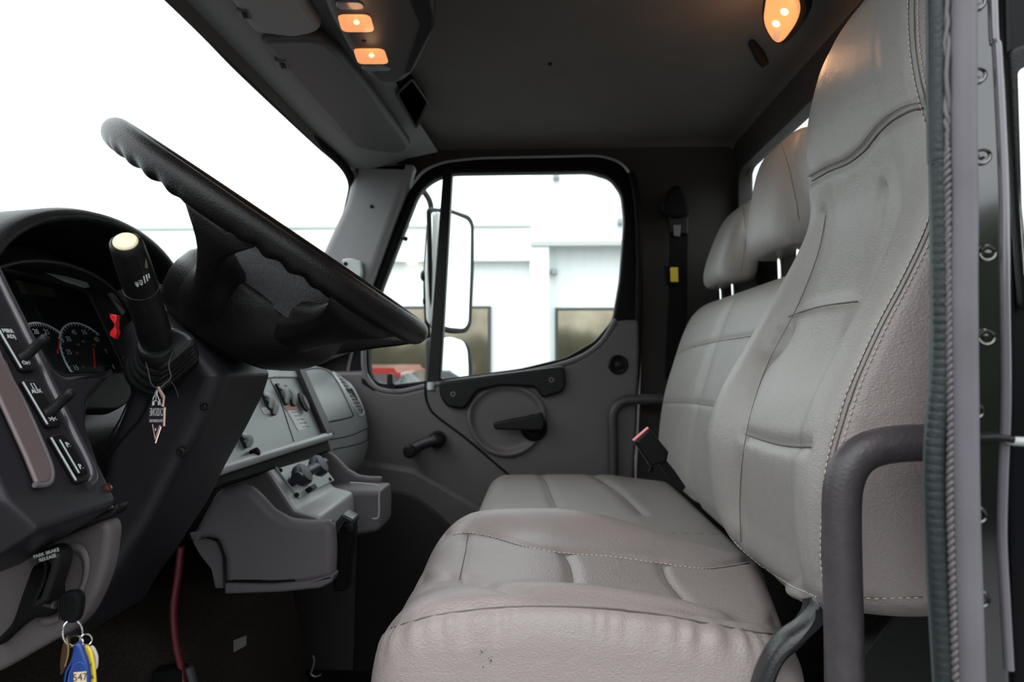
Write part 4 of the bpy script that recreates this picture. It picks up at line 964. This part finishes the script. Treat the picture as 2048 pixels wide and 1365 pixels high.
# ================================================================== STEERING COLUMN, STALK, TAG, WHEEL
sc = thing('steering_column', 'black steering column cover running from the floor up to the steering wheel', 'steering column', P(330, 1200, .84))
col = [(232, 660), (246, 640), (300, 615), (330, 625), (392, 690), (438, 744), (440, 757), (426, 800), (387, 877), (338, 965), (296, 1050), (250, 1120), (212, 1180), (180, 1222), (140, 1290), (60, 1290), (130, 1140), (190, 1000), (206, 905), (222, 860), (250, 790), (236, 740)]
slab('column_shroud', rpoly(sp(col, .765), .008), (0, .155, 0), DASHD, sc, bev=.018, seg=5)
tube('shroud_seam', sp([(338, 762), (300, 800), (278, 842), (212, 912)], .7645), .0013, BLACKM, sc, n=6)
tube('shroud_seam', sp([(268, 780), (240, 840), (204, 902)], .7645), .0010, BLACKM, sc, n=6)
screw('shroud_screw', P(362, 905, .7655), (0, -1, 0), .0055, BLACK, sc)
screw('shroud_screw', P(407, 815, .7655), (0, -1, 0), .004, BLACK, sc)
slab('upper_cowl', rpoly(sp([(300, 560), (318, 600), (338, 607), (352, 640), (380, 668), (440, 705), (400, 712), (352, 700), (300, 650)], .80), .006), (0, .10, 0), mat('cowl', (.055, .06, .062), .4, bump=.25, bscale=800), sc, bev=.01)
# hazard switch, red hourglass
slab('hazard_switch', sp([(219, 628), (233, 631), (231, 646), (230, 655), (233, 664), (229, 678), (219, 672), (219, 664), (227, 655), (229, 650), (219, 636)], .742), (0, .008, 0), RED, sc, bev=.001, label='bright red hourglass-shaped hazard switch')
# rubber boot at the foot of the stalk, stepped bellows
bt_c = P(305, 715, .735)
ax = (P(250, 482, .60) - P(316, 690, .70)).normalized()
boot = [(270, 690), (292, 670), (330, 655), (372, 672), (382, 690), (366, 715), (318, 742), (288, 738), (262, 718)]
bo = thing_boot = None
side = Vector((0, -1, 0))
prev = None
BOOT = mat('boot_rubber', (.010, .010, .011), .34, spec=.5)
top = [(272, 692), (286, 674), (318, 658), (350, 655), (382, 670), (385, 688), (350, 720), (322, 742), (300, 738), (280, 722)]
for k in range(5):
    q = 1 + .085 * k; pts = [(325 + (a - 325) * q - 3 * k, 700 + (b - 700) * q + 9 * k) for a, b in top]
    slab('boot_fold', rpoly(sp(pts, .680 + .0135 * k), .010), (0, .0105, 0), BOOT, sc, bev=.0045, seg=4)
    inn = [(325 + (a - 325) * (q - .07) - 3 * k, 700 + (b - 700) * (q - .07) + 9 * k + 3) for a, b in top]
    slab('boot_groove', rpoly(sp(inn, .686 + .0135 * k), .010), (0, .012, 0), BLACKM, sc, bev=.001)
slab('boot_base', rpoly(sp([(238, 745), (258, 700), (300, 690), (378, 696), (392, 722), (345, 776), (300, 792), (258, 780)], .748), .01), (0, .016, 0), BLACKM, sc, bev=.006)
lathe('boot_collar', P(315, 694, .684), -ax * -1, [(-.012, .0185), (0, .019), (.0015, .0182), (.003, .0186), (.005, .0176), (.006, .0165), (.006, 0)], BLACK, sc)
# the stalk
st = thing('turn_signal_stalk', 'black turn signal stalk with a cream button on its tip', 'stalk', P(316, 690, .70))
A, B = P(318, 694, .690), P(283, 578, .625); T = P(251, 484, .575)
path = smooth_path([A, P(300, 640, .655), B, P(266, 530, .600), T], 10)
d_ = (T - P(266, 530, .600)).normalized()
stem = smooth_path([A, P(302, 642, .658), B], 10)
tube('stalk_arm', stem, lambda t: .0158 - .0012 * t, BLACK, st, n=28)
dB = (T - B).normalized()
L = (T - B).length
lathe('stalk_grip', B, dB, [(0, 0), (0, .0138), (.001, .0148), (L * .25, .0148), (L * .6, .0142), (L * .92, .0133), (L * .97, .0128), (L, .0112), (L + .0006, .0108), (L - .0005, .0104), (L - .0005, 0)], BLACK, st, 40)
for k in range(9):
    a = 2 * PI * k / 9 + .3; up = Vector((0, 0, 1)); u = (up - dB * up.dot(dB)).normalized(); v = dB.cross(u); rr = u * math.cos(a) + v * math.sin(a)
    tube('grip_flute', [B + dB * (L * .30) + rr * .0145, B + dB * (L * .9) + rr * .0131], .0006, BLACKM, st, n=6)
lathe('stalk_button', T, dB, [(-.002, .0098), (.0008, .0098), (.0022, .0085), (.0026, .005), (.0027, 0)], CREAM, st, 32, label='cream button')
tube('grip_joint', [B + dB * .002 + (u * math.cos(2 * PI * i / 32) + v * math.sin(2 * PI * i / 32)) * .0149 for i in range(32)], .0005, DASHD, st, n=6, closed=True)
# white symbols wrapped on the grip, placed by tracing the grip surface
tgr = bvh([o for o in st.children if o.name.startswith('stalk_grip')][0])
def on_grip(px, py):
    h = tgr.ray_cast(Vector((0, 0, 0)), ray(px, py)); return (h[0], -h[1] if h[1].dot(ray(px, py)) > 0 else h[1]) if h[0] else None
for s, q, sz in (('HI', (274, 567), .0042), ('LO', (282, 564), .0042)):
    h = on_grip(*q)
    if h: text('stalk_lettering', s, sz, h[0] + h[1] * .0004, -dB, h[1].cross(dB), WHITE, st)
for q, r in (((275, 572), .0009), ((283, 569), .0009)):
    h = on_grip(*q)
    if h: lathe('stalk_dot', h[0], h[1], [(0, r), (.0004, r), (.0005, 0)], WHITE, st, 10)
for a, b in (((287, 553), (290, 566)), ((292, 550), (295, 562)), ((296.5, 548), (298.5, 556))):
    h, k = on_grip(*a), on_grip(*b)
    if h and k: tube('stalk_bar', [h[0] + h[1] * .0001, k[0] + k[1] * .0001], .0006, WHITE, st, n=6)
tr3 = [on_grip(*q) for q in ((291, 518), (294.5, 536), (290.5, 535))]
if all(tr3): tube('stalk_symbol', [h[0] + h[1] * .0001 for h in tr3] , .0004, mat('tan_print', (.4, .34, .2), .5), st, n=5, closed=True)

# hang tag: string and mirrored rose gold badge seen from behind
tg = thing('hang_tag', 'black and rose gold diamond-shaped hang tag lettered CASSONE on a black string', 'hang tag', P(318, 830, .66))
tube('tag_string', smooth_path([P(289, 668, .690), P(286, 700, .68), P(296, 740, .672), P(303, 768, .668), P(317, 777, .664), P(330, 768, .666), P(342, 755, .668), P(338, 730, .672), P(346, 700, .68), P(350, 680, .69)], 6), .0006, mat('string', (.02, .02, .022), .5), tg, n=6)
tube('string_tail', smooth_path([P(338, 764, .667), P(346, 768, .668), P(354, 785, .668), P(357, 796, .668)], 5), .0004, mat('string', (0, 0, 0)), tg, n=5)
YT = .662
body = sp([(316, 774), (319, 775), (328, 793), (326, 815), (330, 816), (328, 852), (322, 854), (311, 884), (307, 884), (304, 851), (298, 846), (300, 815), (304, 814), (305, 795), (312, 782)], YT)
# the tag hangs turned: depth falls away to the left
def tgp(px, py, l=0): return P(px, py, YT - (318 - px) * .0006 - l)
def tgs(name, pix, m, th=.0012, l=0, bev=.0003): 
    pts = [tgp(a, b, l) for a, b in pix]; return slab(name, pts, TN * th, m, tg, bev=bev)
tx = tgp(326, 834) - tgp(301, 834); TN = Vector((0, 0, 1)).cross(tx).normalized(); TN = TN if TN.y > 0 else -TN
KB = mat('tag_black', (.006, .006, .007), .5)
tgs('tag_plate', [(299, 816), (328, 814), (329, 853), (298, 846)], KB)
tgs('tag_top', [(316, 774), (327, 793), (325, 815), (304, 814), (306, 796)], KB, l=-.0006)
tgs('tag_point', [(304, 849), (324, 853), (310, 884)], KB, l=-.0006)
def tl(name, pix, r, m=PINK): tube(name, [tgp(a, b, .0008) for a, b in pix], r, m, tg, n=6)
tl('tag_edge', [(317, 775), (328, 793), (326, 814)], .0011); tl('tag_edge', [(329.5, 815), (328, 853)], .0012)
tl('tag_edge', [(305, 849), (310, 879), (320, 851)], .0006); tl('tag_edge', [(322, 854), (311, 887)], .0007)
tl('tag_outline', [(314, 781), (314, 790), (323, 812)], .0004, GREYP); tl('tag_outline', [(316, 779), (325, 796)], .0004, PINK)
# small truck outline above the name
tl('truck_outline', [(306, 800), (309, 792), (312, 784), (312, 800), (306, 803), (305, 812)], .0003, mat('tag_print', (.42, .42, .43), .5)); tl('truck_outline', [(305, 806), (312, 802), (318, 804), (321, 800)], .0004, mat('tag_print', (.42, .42, .43), .5))
for x in (307, 317.5): tl('truck_wheel', [(x, 804), (x, 811)], .0009, mat('tag_print', (.42, .42, .43), .5))
text('tag_name', 'CASSONE', .0108, tgp(313.5, 825.5, .0012), tx, (0, 0, 1), mat('tag_print', (.42, .42, .43), .5), tg, mirror=True, sx_=.36)
text('tag_subtitle', 'TRUCK & EQUIPMENT SALES', .0038, tgp(312.5, 842.5, .0012), tx, (0, 0, 1), mat('tag_print', (0, 0, 0)), tg, mirror=True, sx_=.34)
tl('tag_arrow', [(311, 857), (311, 862)], .0005, GREYP)

# the wheel
swc = P(559, 478, .845)
e1 = (P(262, 290, .845) - P(845, 690, .845)); R_ = e1.length / 2; e1.normalize()     # fore-aft axis, up to the front
e2_ = Vector((0, 1, 0)); e3_ = e1.cross(e2_).normalized()
if e3_.z < 0: e3_ = -e3_
e2_ = (e2_ - e3_ * .033).normalized(); e3_ = (e3_ - e2_ * e3_.dot(e2_)).normalized()
def WP(u, v, w): return swc + e1 * u + e2_ * v + e3_ * w
sw = thing('steering_wheel', 'large black four-spoke steering wheel with finger grips, seen edge-on', 'steering wheel', WP(0, 0, -.10))
print('wheel R', R_)
RW = R_ - .004
Vw, Fw = [], []
NR, NT = 400, 24
for i in range(NR):
    a = 2 * PI * i / NR           # 0 = front end
    am = min(a, 2 * PI - a)       # symmetric
    # finger scallops on the underside beside the front and at the sides
    sc1 = 0
    for c0_, n_, wd in ((1.20, 4, .62), (2.02, 4, .52)):
        q = (am - c0_) / wd + .5
        if -.02 < q < 1.02: sc1 = max(sc1, .0040 * (.5 + .5 * math.cos(2 * PI * q * n_)) * min(1, (q + .02) * 8, (1.02 - q) * 8))
    for k in range(NT):
        t = 2 * PI * k / NT
        rx, rz = .0160, .0152
        x = rx * math.cos(t); z = rz * math.sin(t)
        if z < 0: z *= 1 + .10; z += sc1 * math.sin(-t)  # scallop the underside
        if x < 0: x += sc1 * .7 * abs(math.cos(t))
        Vw.append(WP(math.cos(a) * (RW - .0165 + x), math.sin(a) * (RW - .0165 + x), z))
for i in range(NR):
    for k in range(NT):
        j = (i + 1) % NR; k2 = (k + 1) % NT; Fw.append((i * NT + k, i * NT + k2, j * NT + k2, j * NT + k))
mk('rim', Vw, Fw, WHEELM, sw, angle=0)
# hub: a deep rounded-square bowl
def sq(au, av, w, n=44, ex=.80, du=0, dv=0):
    out = []
    for k in range(n):
        t = 2 * PI * k / n; c_, s_ = math.cos(t), math.sin(t)
        out.append(WP(du + au * math.copysign(abs(c_) ** ex, c_), dv + av * math.copysign(abs(s_) ** ex, s_), w))
    return out
hub = [sq(.02, .02, -.060, du=-.03), sq(.080, .092, -.060, du=-.03), sq(.088, .102, -.056, du=-.032), sq(.094, .108, -.058, du=-.031), sq(.098, .112, -.066, du=-.028), sq(.100, .111, -.082, du=-.024), sq(.099, .105, -.097, du=-.020), sq(.094, .098, -.112, du=-.016), sq(.086, .088, -.126, du=-.010), sq(.070, .072, -.138, du=-.006), sq(.048, .050, -.146, du=0), sq(.024, .025, -.150, du=.01), sq(.005, .005, -.151, du=.01)]
loft('hub', [[p - e1 * .008 for p in r] for r in hub], WHEELM, sw, angle=0)
# horn pad seen through the gap between the spokes
pad = [sq(.02, .02, -.012, ex=.5, du=-.05), sq(.056, .078, -.014, ex=.42, du=-.052), sq(.066, .088, -.019, ex=.42, du=-.053), sq(.071, .093, -.028, ex=.42, du=-.053), sq(.072, .095, -.038, ex=.42, du=-.053), sq(.074, .100, -.044, ex=.42, du=-.053), sq(.075, .104, -.062, ex=.42, du=-.053)]
loft('horn_pad', pad, PADM, sw, angle=50)
# four spokes: flared webs from the rim down into the hub
def spoke(ang, hk):
    rings = []
    for i in range(17):
        t = i / 16
        r = RW - .014 - (RW - .014 - .075) * t
        a = ang + (0.0) * t
        c_u, c_v = math.cos(a) * r, math.sin(a) * r
        w = -.010 - .085 * (t ** .8) 
        hw = hk - .010 * math.sin(PI * min(1, t * 1.2)) + .03 * max(0, t - .5)      # half width along the tangent
        hh = .012 + .030 * t
        if t < .22: hw += .016 * (1 - t / .22) ** 2
        tang = (-math.sin(a), math.cos(a)); rr = []
        for k in range(24):
            q = 2 * PI * k / 24; x = hw * math.copysign(abs(math.cos(q)) ** .7, math.cos(q)); z = hh * math.copysign(abs(math.sin(q)) ** .8, math.sin(q))
            rr.append(WP(c_u + tang[0] * x, c_v + tang[1] * x, w + z))
        rings.append(rr)
    loft('spoke', rings, WHEELM, sw, angle=0)
for a, hk_ in ((-98, .023), (98, .023), (-147, .040), (147, .040)): spoke(math.radians(a), hk_)
lathe('wheel_collar', WP(0, 0, -.13), -e3_, [(-.01, .05), (.02, .045), (.06, .04), (.06, 0)], BLACKM, sw)
# ================================================================== DOOR JAMB ON THE RIGHT
YJ = .45
def jt(name, pix, r, m, label, cat, Y=YJ, ribs=0, par=None):
    sm = smooth_path([P(a, b, Y) for a, b in pix], 60 if ribs else 10)
    if ribs:
        # ribbed rubber: radius rises and falls along its length
        d = 0; rad = []
        for i, p in enumerate(sm):
            if i: d += (p - sm[i - 1]).length
            rad.append(r * (1 + .06 * math.copysign(abs(math.sin(PI * d / .0055)) ** .6, 1) - .05))
        n = len(sm)
        o = tube(name, sm, lambda t: rad[min(n - 1, int(round(t * (n - 1))))], m, par, n=14)
    else: o = tube(name, sm, r, m, par, n=20)
    if label: tag(o, label, cat)
    return o
dj = thing('door_seal', 'ribbed rubber door seal with a smooth grey bulb along the near door frame', 'door seal', P(1900, 1300, YJ))
jt('ribbed_lip', [(1876, -1250), (1877, 150), (1881, 350), (1886, 600), (1886, 720), (1877, 830), (1870, 920), (1872, 1050), (1880, 1200), (1888, 1330), (1892, 1420)], .0058, SEALR, None, None, ribs=1, par=dj, Y=.452)
jt('inner_flap', [(1862, -1250), (1864, 150), (1869, 350), (1872, 600), (1870, 760), (1862, 850), (1858, 950), (1862, 1100), (1870, 1250), (1880, 1420)], .0035, mat('seal_flap', (.05, .07, .07), .5), None, None, par=dj, Y=.456)
sm = smooth_path([P(a, b, .446) for a, b in [(1893, -1250), (1894, 150), (1896, 400), (1900, 700), (1902, 850), (1901, 1000), (1905, 1150), (1910, 1300), (1914, 1420)]], 30)
# twisted cord
gs = []
for ph in (0, PI):
    pth = []; d = 0
    for i, p in enumerate(sm):
        if i: d += (p - sm[i - 1]).length
        t = (sm[min(i + 1, len(sm) - 1)] - sm[max(i - 1, 0)]).normalized(); n = Vector((0, 1, 0)); b = t.cross(n)
        pth.append(p + n * .0013 * math.cos(2 * PI * d / .009 + ph) + b * .0013 * math.sin(2 * PI * d / .009 + ph))
    gs.append(tube_geo(pth, .0016, 6))
mk('twisted_cord', *join_geo(gs), mat('cord', (.10, .09, .095), .5), dj, angle=0)
jt('seal_bulb', [(1926, -1250), (1927, 150), (1929, 400), (1928, 560), (1930, 800), (1932, 1000), (1938, 1200), (1945, 1420)], .0075, SEALG, None, None, par=dj, Y=.444)
# painted jamb and its bolts
jb = thing('door_jamb', 'glossy black painted door jamb with a column of bolts, at the right edge', 'door jamb', P(1980, 1300, .46))
pj = (P(1960, 682, .458), Vector((-.25, -1, 0)).normalized())
JP = spl([(1920, -1250), (1975, -1250), (1992, -80), (2000, 100), (2009, 300), (2012, 500), (2010, 800), (2008, 960), (2014, 1200), (2024, 1420), (1920, 1420)], pj)
slab('jamb_panel', JP, -pj[1] * .02, PAINT, jb, bev=.003)
tube('jamb_bead', smooth_path(spl([(1970, -1250), (1984, -60), (1994, 100), (2002, 250), (2008, 400), (2010, 600), (2012, 800), (2006, 960), (2004, 1080), (2010, 1200), (2018, 1340)], pj), 8), .0030, mat('jamb_bead', (.10, .09, .11), .22, coat=1), jb)
for q in ((1953, 6), (1954, 152), (1963, 314), (1974, 507), (1972, 675), (1949, 822), (1955, 1030), (1960, 1198)):
    c = PL(*q, pj); b_ = lathe('jamb_bolt', c, pj[1], [(-.001, .0056), (.0012, .0056), (.002, .0048), (.0016, .0038), (.0006, .0034), (.0006, 0)], PAINT, jb, 24)
    lathe('bolt_head', c + pj[1] * .0006, pj[1], [(0, .0022), (.0016, .0020), (.0018, 0)], PAINT, b_, 6)
tube('striker_bar', smooth_path([PL(1949, 876, pj) + pj[1] * .004, PL(1990, 874, pj) + pj[1] * .006, PL(2020, 878, pj) + pj[1] * .006], 5), .0022, BLACK, jb)
# outer body side and the light handle end
ob = slab('cab_side', sp([(1985, -1250), (2700, -1250), (2700, 1450), (2030, 1450), (2016, 1000), (2018, 500)], .475), (0, .04, 0), PAINTM, bev=.004)
tag(ob, 'gloss black painted cab side panel filling the right edge of the frame', 'body panel')
hm = slab('pull_tab', rpoly(sp([(2018, 880), (2026, 875), (2075, 877), (2075, 896), (2028, 893), (2019, 888)], .448), .003), (0, .008, 0), mat('tab_grey', (.34, .36, .35), .5), bev=.003)
tag(hm, 'pale grey tab sticking in from the right edge beside the door jamb', 'tab')
mw = thing('side_window_trim', 'dark framed bright glass pane at the upper right corner behind the jamb', 'window', P(2040, 500, .46))
slab('pane_frame', rpoly(sp([(2020, 95), (2080, 78), (2080, 620), (2052, 620), (2036, 420)], .462), .006), (0, .01, 0), BLACK, mw, bev=.003)
slab('pane', rpoly(sp([(2036, 140), (2080, 120), (2080, 560), (2054, 560), (2044, 420)], .4605), .004), (0, .006, 0), CHROME, mw, bev=.001)

# ================================================================== FLOOR ITEMS
hz = tube('red_hose', smooth_path([P(362, 1095, 1.13), P(356, 1150, 1.13), P(347, 1220, 1.13), P(352, 1290, 1.13), P(364, 1345, 1.13), P(372, 1420, 1.12)], 8), .006, mat('red_hose', (.12, .010, .018), .4))
tag(hz, 'dark red hose hanging down in front of the carpeted engine tunnel', 'hose')
pd_ = thing('brake_pedal', 'black pedal with a shiny arm in the dark footwell at the bottom edge', 'pedal', P(350, 1380, 1.10))
slab('pedal_pad', rpoly(sp([(300, 1345), (360, 1340), (372, 1420), (300, 1420)], 1.12), .006), (0, .03, 0), BLACKM, pd_, bev=.006)
tube('pedal_arm', sp([(378, 1335), (386, 1365), (392, 1420)], 1.10), .007, mat('pedal_arm', (.05, .055, .06), .3), pd_)
stk = slab('floor_sticker', sp([(467, 1282), (493, 1272), (492, 1292), (467, 1306)], 1.157), (0, .001, 0), mat('sticker_dull', (.10, .10, .10), .5), bev=0)
tag(stk, 'small dull grey sticker on the carpeted tunnel below the console', 'sticker')
mt = box('floor_mat', (-.50, 1.15, -.919), (-.12, 2.1, -.905), MATTE, bev=.004)
tag(mt, 'black ribbed rubber mat on the passenger side floor', 'floor mat')
eye = tube('floor_ring', smooth_path([P(626, 1312, 1.30), P(629, 1322, 1.3), P(626, 1336, 1.3), P(622, 1349, 1.3), P(632, 1354, 1.3), P(642, 1350, 1.3)], 5), .0018, mat('old_wire', (.20, .19, .18), .4, .8))
tag(eye, 'small bent metal wire ring lying in the dark footwell', 'wire ring')

# ================================================================== MIRRORS OUTSIDE THE PASSENGER DOOR
MY = 2.62
dv = ray(915, 550); rr = Vector((.93, .30, .06)).normalized(); nm = (rr - dv); nm.z = 0; nm.normalize()
sm_ = thing('side_mirror', 'tall rectangular side mirror on a black arm outside the passenger window', 'mirror', P(900, 700, MY))
pm = (P(915, 545, MY), nm)
shell = rpoly(spl([(858, 414), (905, 418), (942, 431), (950, 446), (950, 540), (945, 652), (935, 667), (905, 668), (864, 657)], pm), .02)
slab('mirror_shell', shell, -nm * .02, mat('mirror_shell', (.008, .009, .008), .4, spec=.2), sm_, bev=.012)
slab('mirror_glass', rpoly([p + nm * .0015 for p in spl([(862, 424), (904, 428), (934, 440), (941, 452), (940, 540), (936, 646), (928, 658), (900, 656), (868, 648)], pm)], .018), -nm * .003, mat('mirror', (.93, .95, .97), .02, 1), sm_, bev=.0005)
slab('mirror_back', rpoly(sp([(868, 425), (878, 421), (876, 600), (866, 660), (852, 640), (849, 540), (853, 470)], MY - .12), .012), (0, .03, 0), mat('mirror_white', (.75, .78, .76), .3), sm_, bev=.01)
tube('mirror_arm', smooth_path(sp([(838, 372), (848, 384), (859, 402), (862, 425), (857, 470), (852, 560), (854, 640), (858, 700), (862, 760), (862, 790)], MY), 5), .011, BLACK, sm_)
tube('mirror_line', sp([(880, 644), (920, 646)], MY - .05), .0015, BLACKM, sm_)
lathe('arm_knob', P(853, 603, MY - .05), (-1, 0, 0), [(-.03, .006), (0, .006), (.002, .012), (.012, .012), (.014, 0)], BLACKM, sm_)
lathe('arm_bolt', P(848, 552, MY - .03), (-1, 0, 0), [(-.01, .02), (.006, .02), (.012, .012), (.012, 0)], BLACK, sm_)
cm = thing('convex_mirror', 'small rounded convex mirror below the tall side mirror', 'mirror', P(905, 750, MY))
pc_ = (P(905, 715, MY - .02), nm)
slab('convex_shell', rpoly(spl([(868, 676), (900, 672), (932, 679), (944, 692), (949, 730), (949, 790), (868, 790)], pc_), .02), -nm * .05, mat('convex_shell', (.008, .009, .008), .4, spec=.2), cm, bev=.015)
slab('convex_glass', rpoly([p + nm * .0015 for p in spl([(874, 678), (900, 674), (926, 682), (934, 700), (936, 735), (936, 790), (872, 790)], pc_)], .018), -nm * .003, mat('mirror', (0, 0, 0)), cm, bev=.0005)
an = slab('window_antenna_knob', rpoly(sp([(795, 474), (806, 472), (806, 480), (795, 482)], 2.16), .002), (0, .004, 0), BLACKM, bev=.001)
tag(an, 'small black ball stub on the front edge of the passenger vent window', 'stub')
kb_ = lathe('stub_ball', P(811, 478, 2.155), (0, -1, 0), [(-.006, .002), (-.004, .006), (0, .0075), (.004, .006), (.006, .002)], BLACKM, an)

# ================================================================== OUTSIDE: the white metal building, lot
def Bp(px, py, Y=14.0): return P(px, py, Y)
ASPH = mat('asphalt', (.22, .22, .215), .9, bump=.5, bscale=60, mottle=.12, mscale=3)
gr = box('ground', (-60, -60, -2.1), (60, 60, -1.95), ASPH, bev=0, kind='structure')
SID = bpy.data.materials.new('white_siding'); SID.use_nodes = True
t = SID.node_tree; b = t.nodes['Principled BSDF']; b.inputs['Base Color'].default_value = (.82, .86, .86, 1); b.inputs['Roughness'].default_value = .5
tcn = t.nodes.new('ShaderNodeTexCoord'); wv = t.nodes.new('ShaderNodeTexWave'); wv.inputs['Scale'].default_value = 1.0; wv.bands_direction = 'X'; bp = t.nodes.new('ShaderNodeBump'); bp.inputs['Strength'].default_value = .5; bp.inputs['Distance'].default_value = .05
t.links.new(tcn.outputs['Object'], wv.inputs['Vector']); t.links.new(wv.outputs['Fac'], bp.inputs['Height']); t.links.new(bp.outputs[0], b.inputs['Normal'])
SIDL = mat('white_trim', (.85, .88, .88), .5)
WGL = mat('pane_reflection', (.26, .22, .165), .08, .8, mottle=.35, mscale=1.3)  # tan tint and brown mottle paint reflected foliage into the panes
FRM = mat('window_frame', (.05, .055, .055), .4)
bd = thing('building', 'white metal-clad commercial building across the lot seen through the windows', 'building', (0, 14, -1.95))
def bb_(name, px0, py0, px1, py1, Y0, dep, m, par=bd, bev=0):
    a = Bp(px0, py0, Y0); c = Bp(px1, py1, Y0)
    return box(name, (a.x, Y0, c.z), (c.x, Y0 + dep, a.z), m, par, bev=bev)
def bx_(name, x0, x1, z0, z1, y0, y1, m, par=bd): return box(name, (x0, y0, z0), (x1, y1, z1), m, par, bev=0)
Z = lambda py, Y=14: (725 - py) * Y / 1400
X_ = lambda px, Y=14: (px - 1080) * Y / 1400
bx_('low_wall', -22, X_(1062), -1.95, Z(448), 14.25, 14.6, SID)
bx_('fascia_band', -22, X_(1062), Z(520), Z(452), 14.0, 14.3, SIDL)
bx_('roof_cap', -22, X_(1062), Z(452), Z(447), 13.95, 14.6, mat('roof_cap', (.55, .62, .58), .5))
bx_('tall_wall', X_(1096), 16, -1.95, 6.5, 14.4, 14.8, SID)
bx_('upper_wall', X_(1062), 16, Z(485), 6.5, 14.0, 14.5, SIDL)
bx_('corner_column', X_(1060), X_(1098), -1.95, Z(480), 13.95, 14.6, SIDL)
bx_('soffit_edge', X_(1062), 16, Z(492), Z(483), 13.9, 14.1, mat('soffit', (.5, .52, .5), .5))
def win(px0, px1, py0, Y, py1=900):
    a = bx_('window', X_(px0, Y), X_(px1, Y), Z(py1, Y), Z(py0, Y), Y - .06, Y + .02, FRM)
    bx_('pane', X_(px0 + 6, Y), X_(px1 - 6, Y), Z(py1 - 6, Y), Z(py0 + 6, Y), Y - .08, Y - .055, WGL, a)
win(660, 982, 612, 14.25); win(1110, 1340, 616, 14.4); win(300, 600, 612, 14.25)
def wl(q, Y=14.0):
    t = thing('wall_light', None, None)
    return t
for q, Y, lab in (((1112, 356), 14.0, 'small grey floodlight high on the white building wall'), ((1108, 545), 14.4, 'small grey floodlight low under the soffit of the white building'), ((1240, 446), 14.0, 'grey camera housing on the white wall at the right of the door window')):
    o = box('wall_floodlight', (P(*q, Y).x - .06, Y - .22, P(*q, Y).z - .06), (P(*q, Y).x + .06, Y - .005, P(*q, Y).z + .06), mat('lamp_grey', (.35, .38, .40), .4), bev=.03)
    tag(o, lab, 'light')
o = lathe('soffit_lamp', P(824, 521, 13.98), (0, -1, 0), [(-.01, .1), (.05, .1), (.1, .06), (.1, 0)], mat('soffit_lamp', (1, .95, .8), .3, emis=(1, .92, .7), estr=6)); tag(o, 'round lit warm lamp under the fascia of the low building wing', 'lamp')
# van added in place of a red car's reflection in the building window
def car(nm, x, y, col, label, s=1.0, rz=0, h=0):
    t = thing(nm, label, 'vehicle', (x, y, -1.95)); m = mat('paint_' + label.split()[0], col, .25, coat=.8)
    cs, sn = math.cos(rz), math.sin(rz)
    def w(px, py, pz): return Vector((x + (px * cs - py * sn) * s, y + (px * sn + py * cs) * s, -1.95 + pz * s))
    def ring(px, hw, z0, z1, top): return [w(px, -hw, z0), w(px, hw, z0), w(px, hw, z0 + (z1 - z0) * .6), w(px, hw * .95, z1 - .05), w(px, hw * top, z1), w(px, -hw * top, z1), w(px, -hw * .95, z1 - .05), w(px, -hw, z0 + (z1 - z0) * .6)]
    body = [ring(-2.3, .78, .45, .75, .8), ring(-2.2, .88, .32, .85, .85), ring(-1.2, .92, .30, .98, .88), ring(1.2, .92, .30, 1.02, .88), ring(2.1, .90, .32, 1.0, .85), ring(2.25, .82, .42, .9, .8)]
    loft('body', body, m, t, angle=50)
    cab = [ring(-1.1, .78, .95, 1.0, .9), ring(-.5, .74, .95, 1.45 + h, .8), ring(.9, .74, .95, 1.48 + h, .8), ring(1.7, .76, .95, 1.0, .9)]
    loft('cabin', cab, mat('car_glass', (.03, .035, .04), .08), t, angle=50)
    loft('roof', [ring(-.55, .70, 1.36 + h, 1.47 + h, .9), ring(.95, .70, 1.37 + h, 1.50 + h, .9)], m, t)
    for a in (-1.45, 1.4):
        for b_ in (-.8, .8): lathe('wheel', w(a, b_, .33), Vector((-sn, cs, 0)) * (1 if b_ > 0 else -1), [(-.1, .33 * s), (.08, .33 * s), (.11, .28 * s), (.10, .19 * s), (.12, .06 * s), (.12, 0)], BLACKM, t, 20)
    return t
car('reflection_van', X_(690, 9.6), 9.6, (.28, .02, .015), 'red vehicle in place of a reflected red car, between the cab and the building', s=1.28, rz=PI / 2)
car('parked_car', 38, 19.5, (.6, .05, .05), 'red parked car visible only in the convex mirror', rz=1.4)
car('parked_car', 37, 25, (.75, .76, .78), 'white parked car visible only in the convex mirror', rz=1.4)
car('parked_car', 39, 14, (.08, .09, .1), 'dark parked car visible only in the convex mirror', rz=1.4)

# unseen hedge added behind the camera: blocks low sky, stands for reflected trees
LEAF = mat('foliage', (.035, .055, .022), .8, spec=.2, bump=1, bscale=8, mottle=.5, mscale=4)
V, Fc = [], []; n, m_ = 16, 120
for i in range(m_ + 1):
    for j in range(n):
        a = 2 * PI * j / n; x = -22 + 44 * i / m_
        ht = 3.4 + 1.1 * noise.noise(Vector((x * .35, 0, 3))) + .5 * noise.noise(Vector((x * 1.7, 0, 8)))
        k = 1 + .25 * noise.noise(Vector((x * 1.3, math.cos(a) * 2, math.sin(a) * 2)))
        V.append(Vector((x, -9 + 1.2 * math.cos(a) * k, -1.95 + ht / 2 + ht / 2 * math.sin(a) * (k if math.sin(a) > 0 else 1))))
for i in range(m_):
    for j in range(n): Fc.append((i * n + j, i * n + (j + 1) % n, (i + 1) * n + (j + 1) % n, (i + 1) * n + j))
Fc += [tuple(range(n)), tuple(m_ * n + k for k in range(n))]
tag(mk('hedge', V, Fc, LEAF, None, angle=0), 'tall dark leafy hedge, added unseen behind the camera to block low sky and darken the building windows', 'hedge')
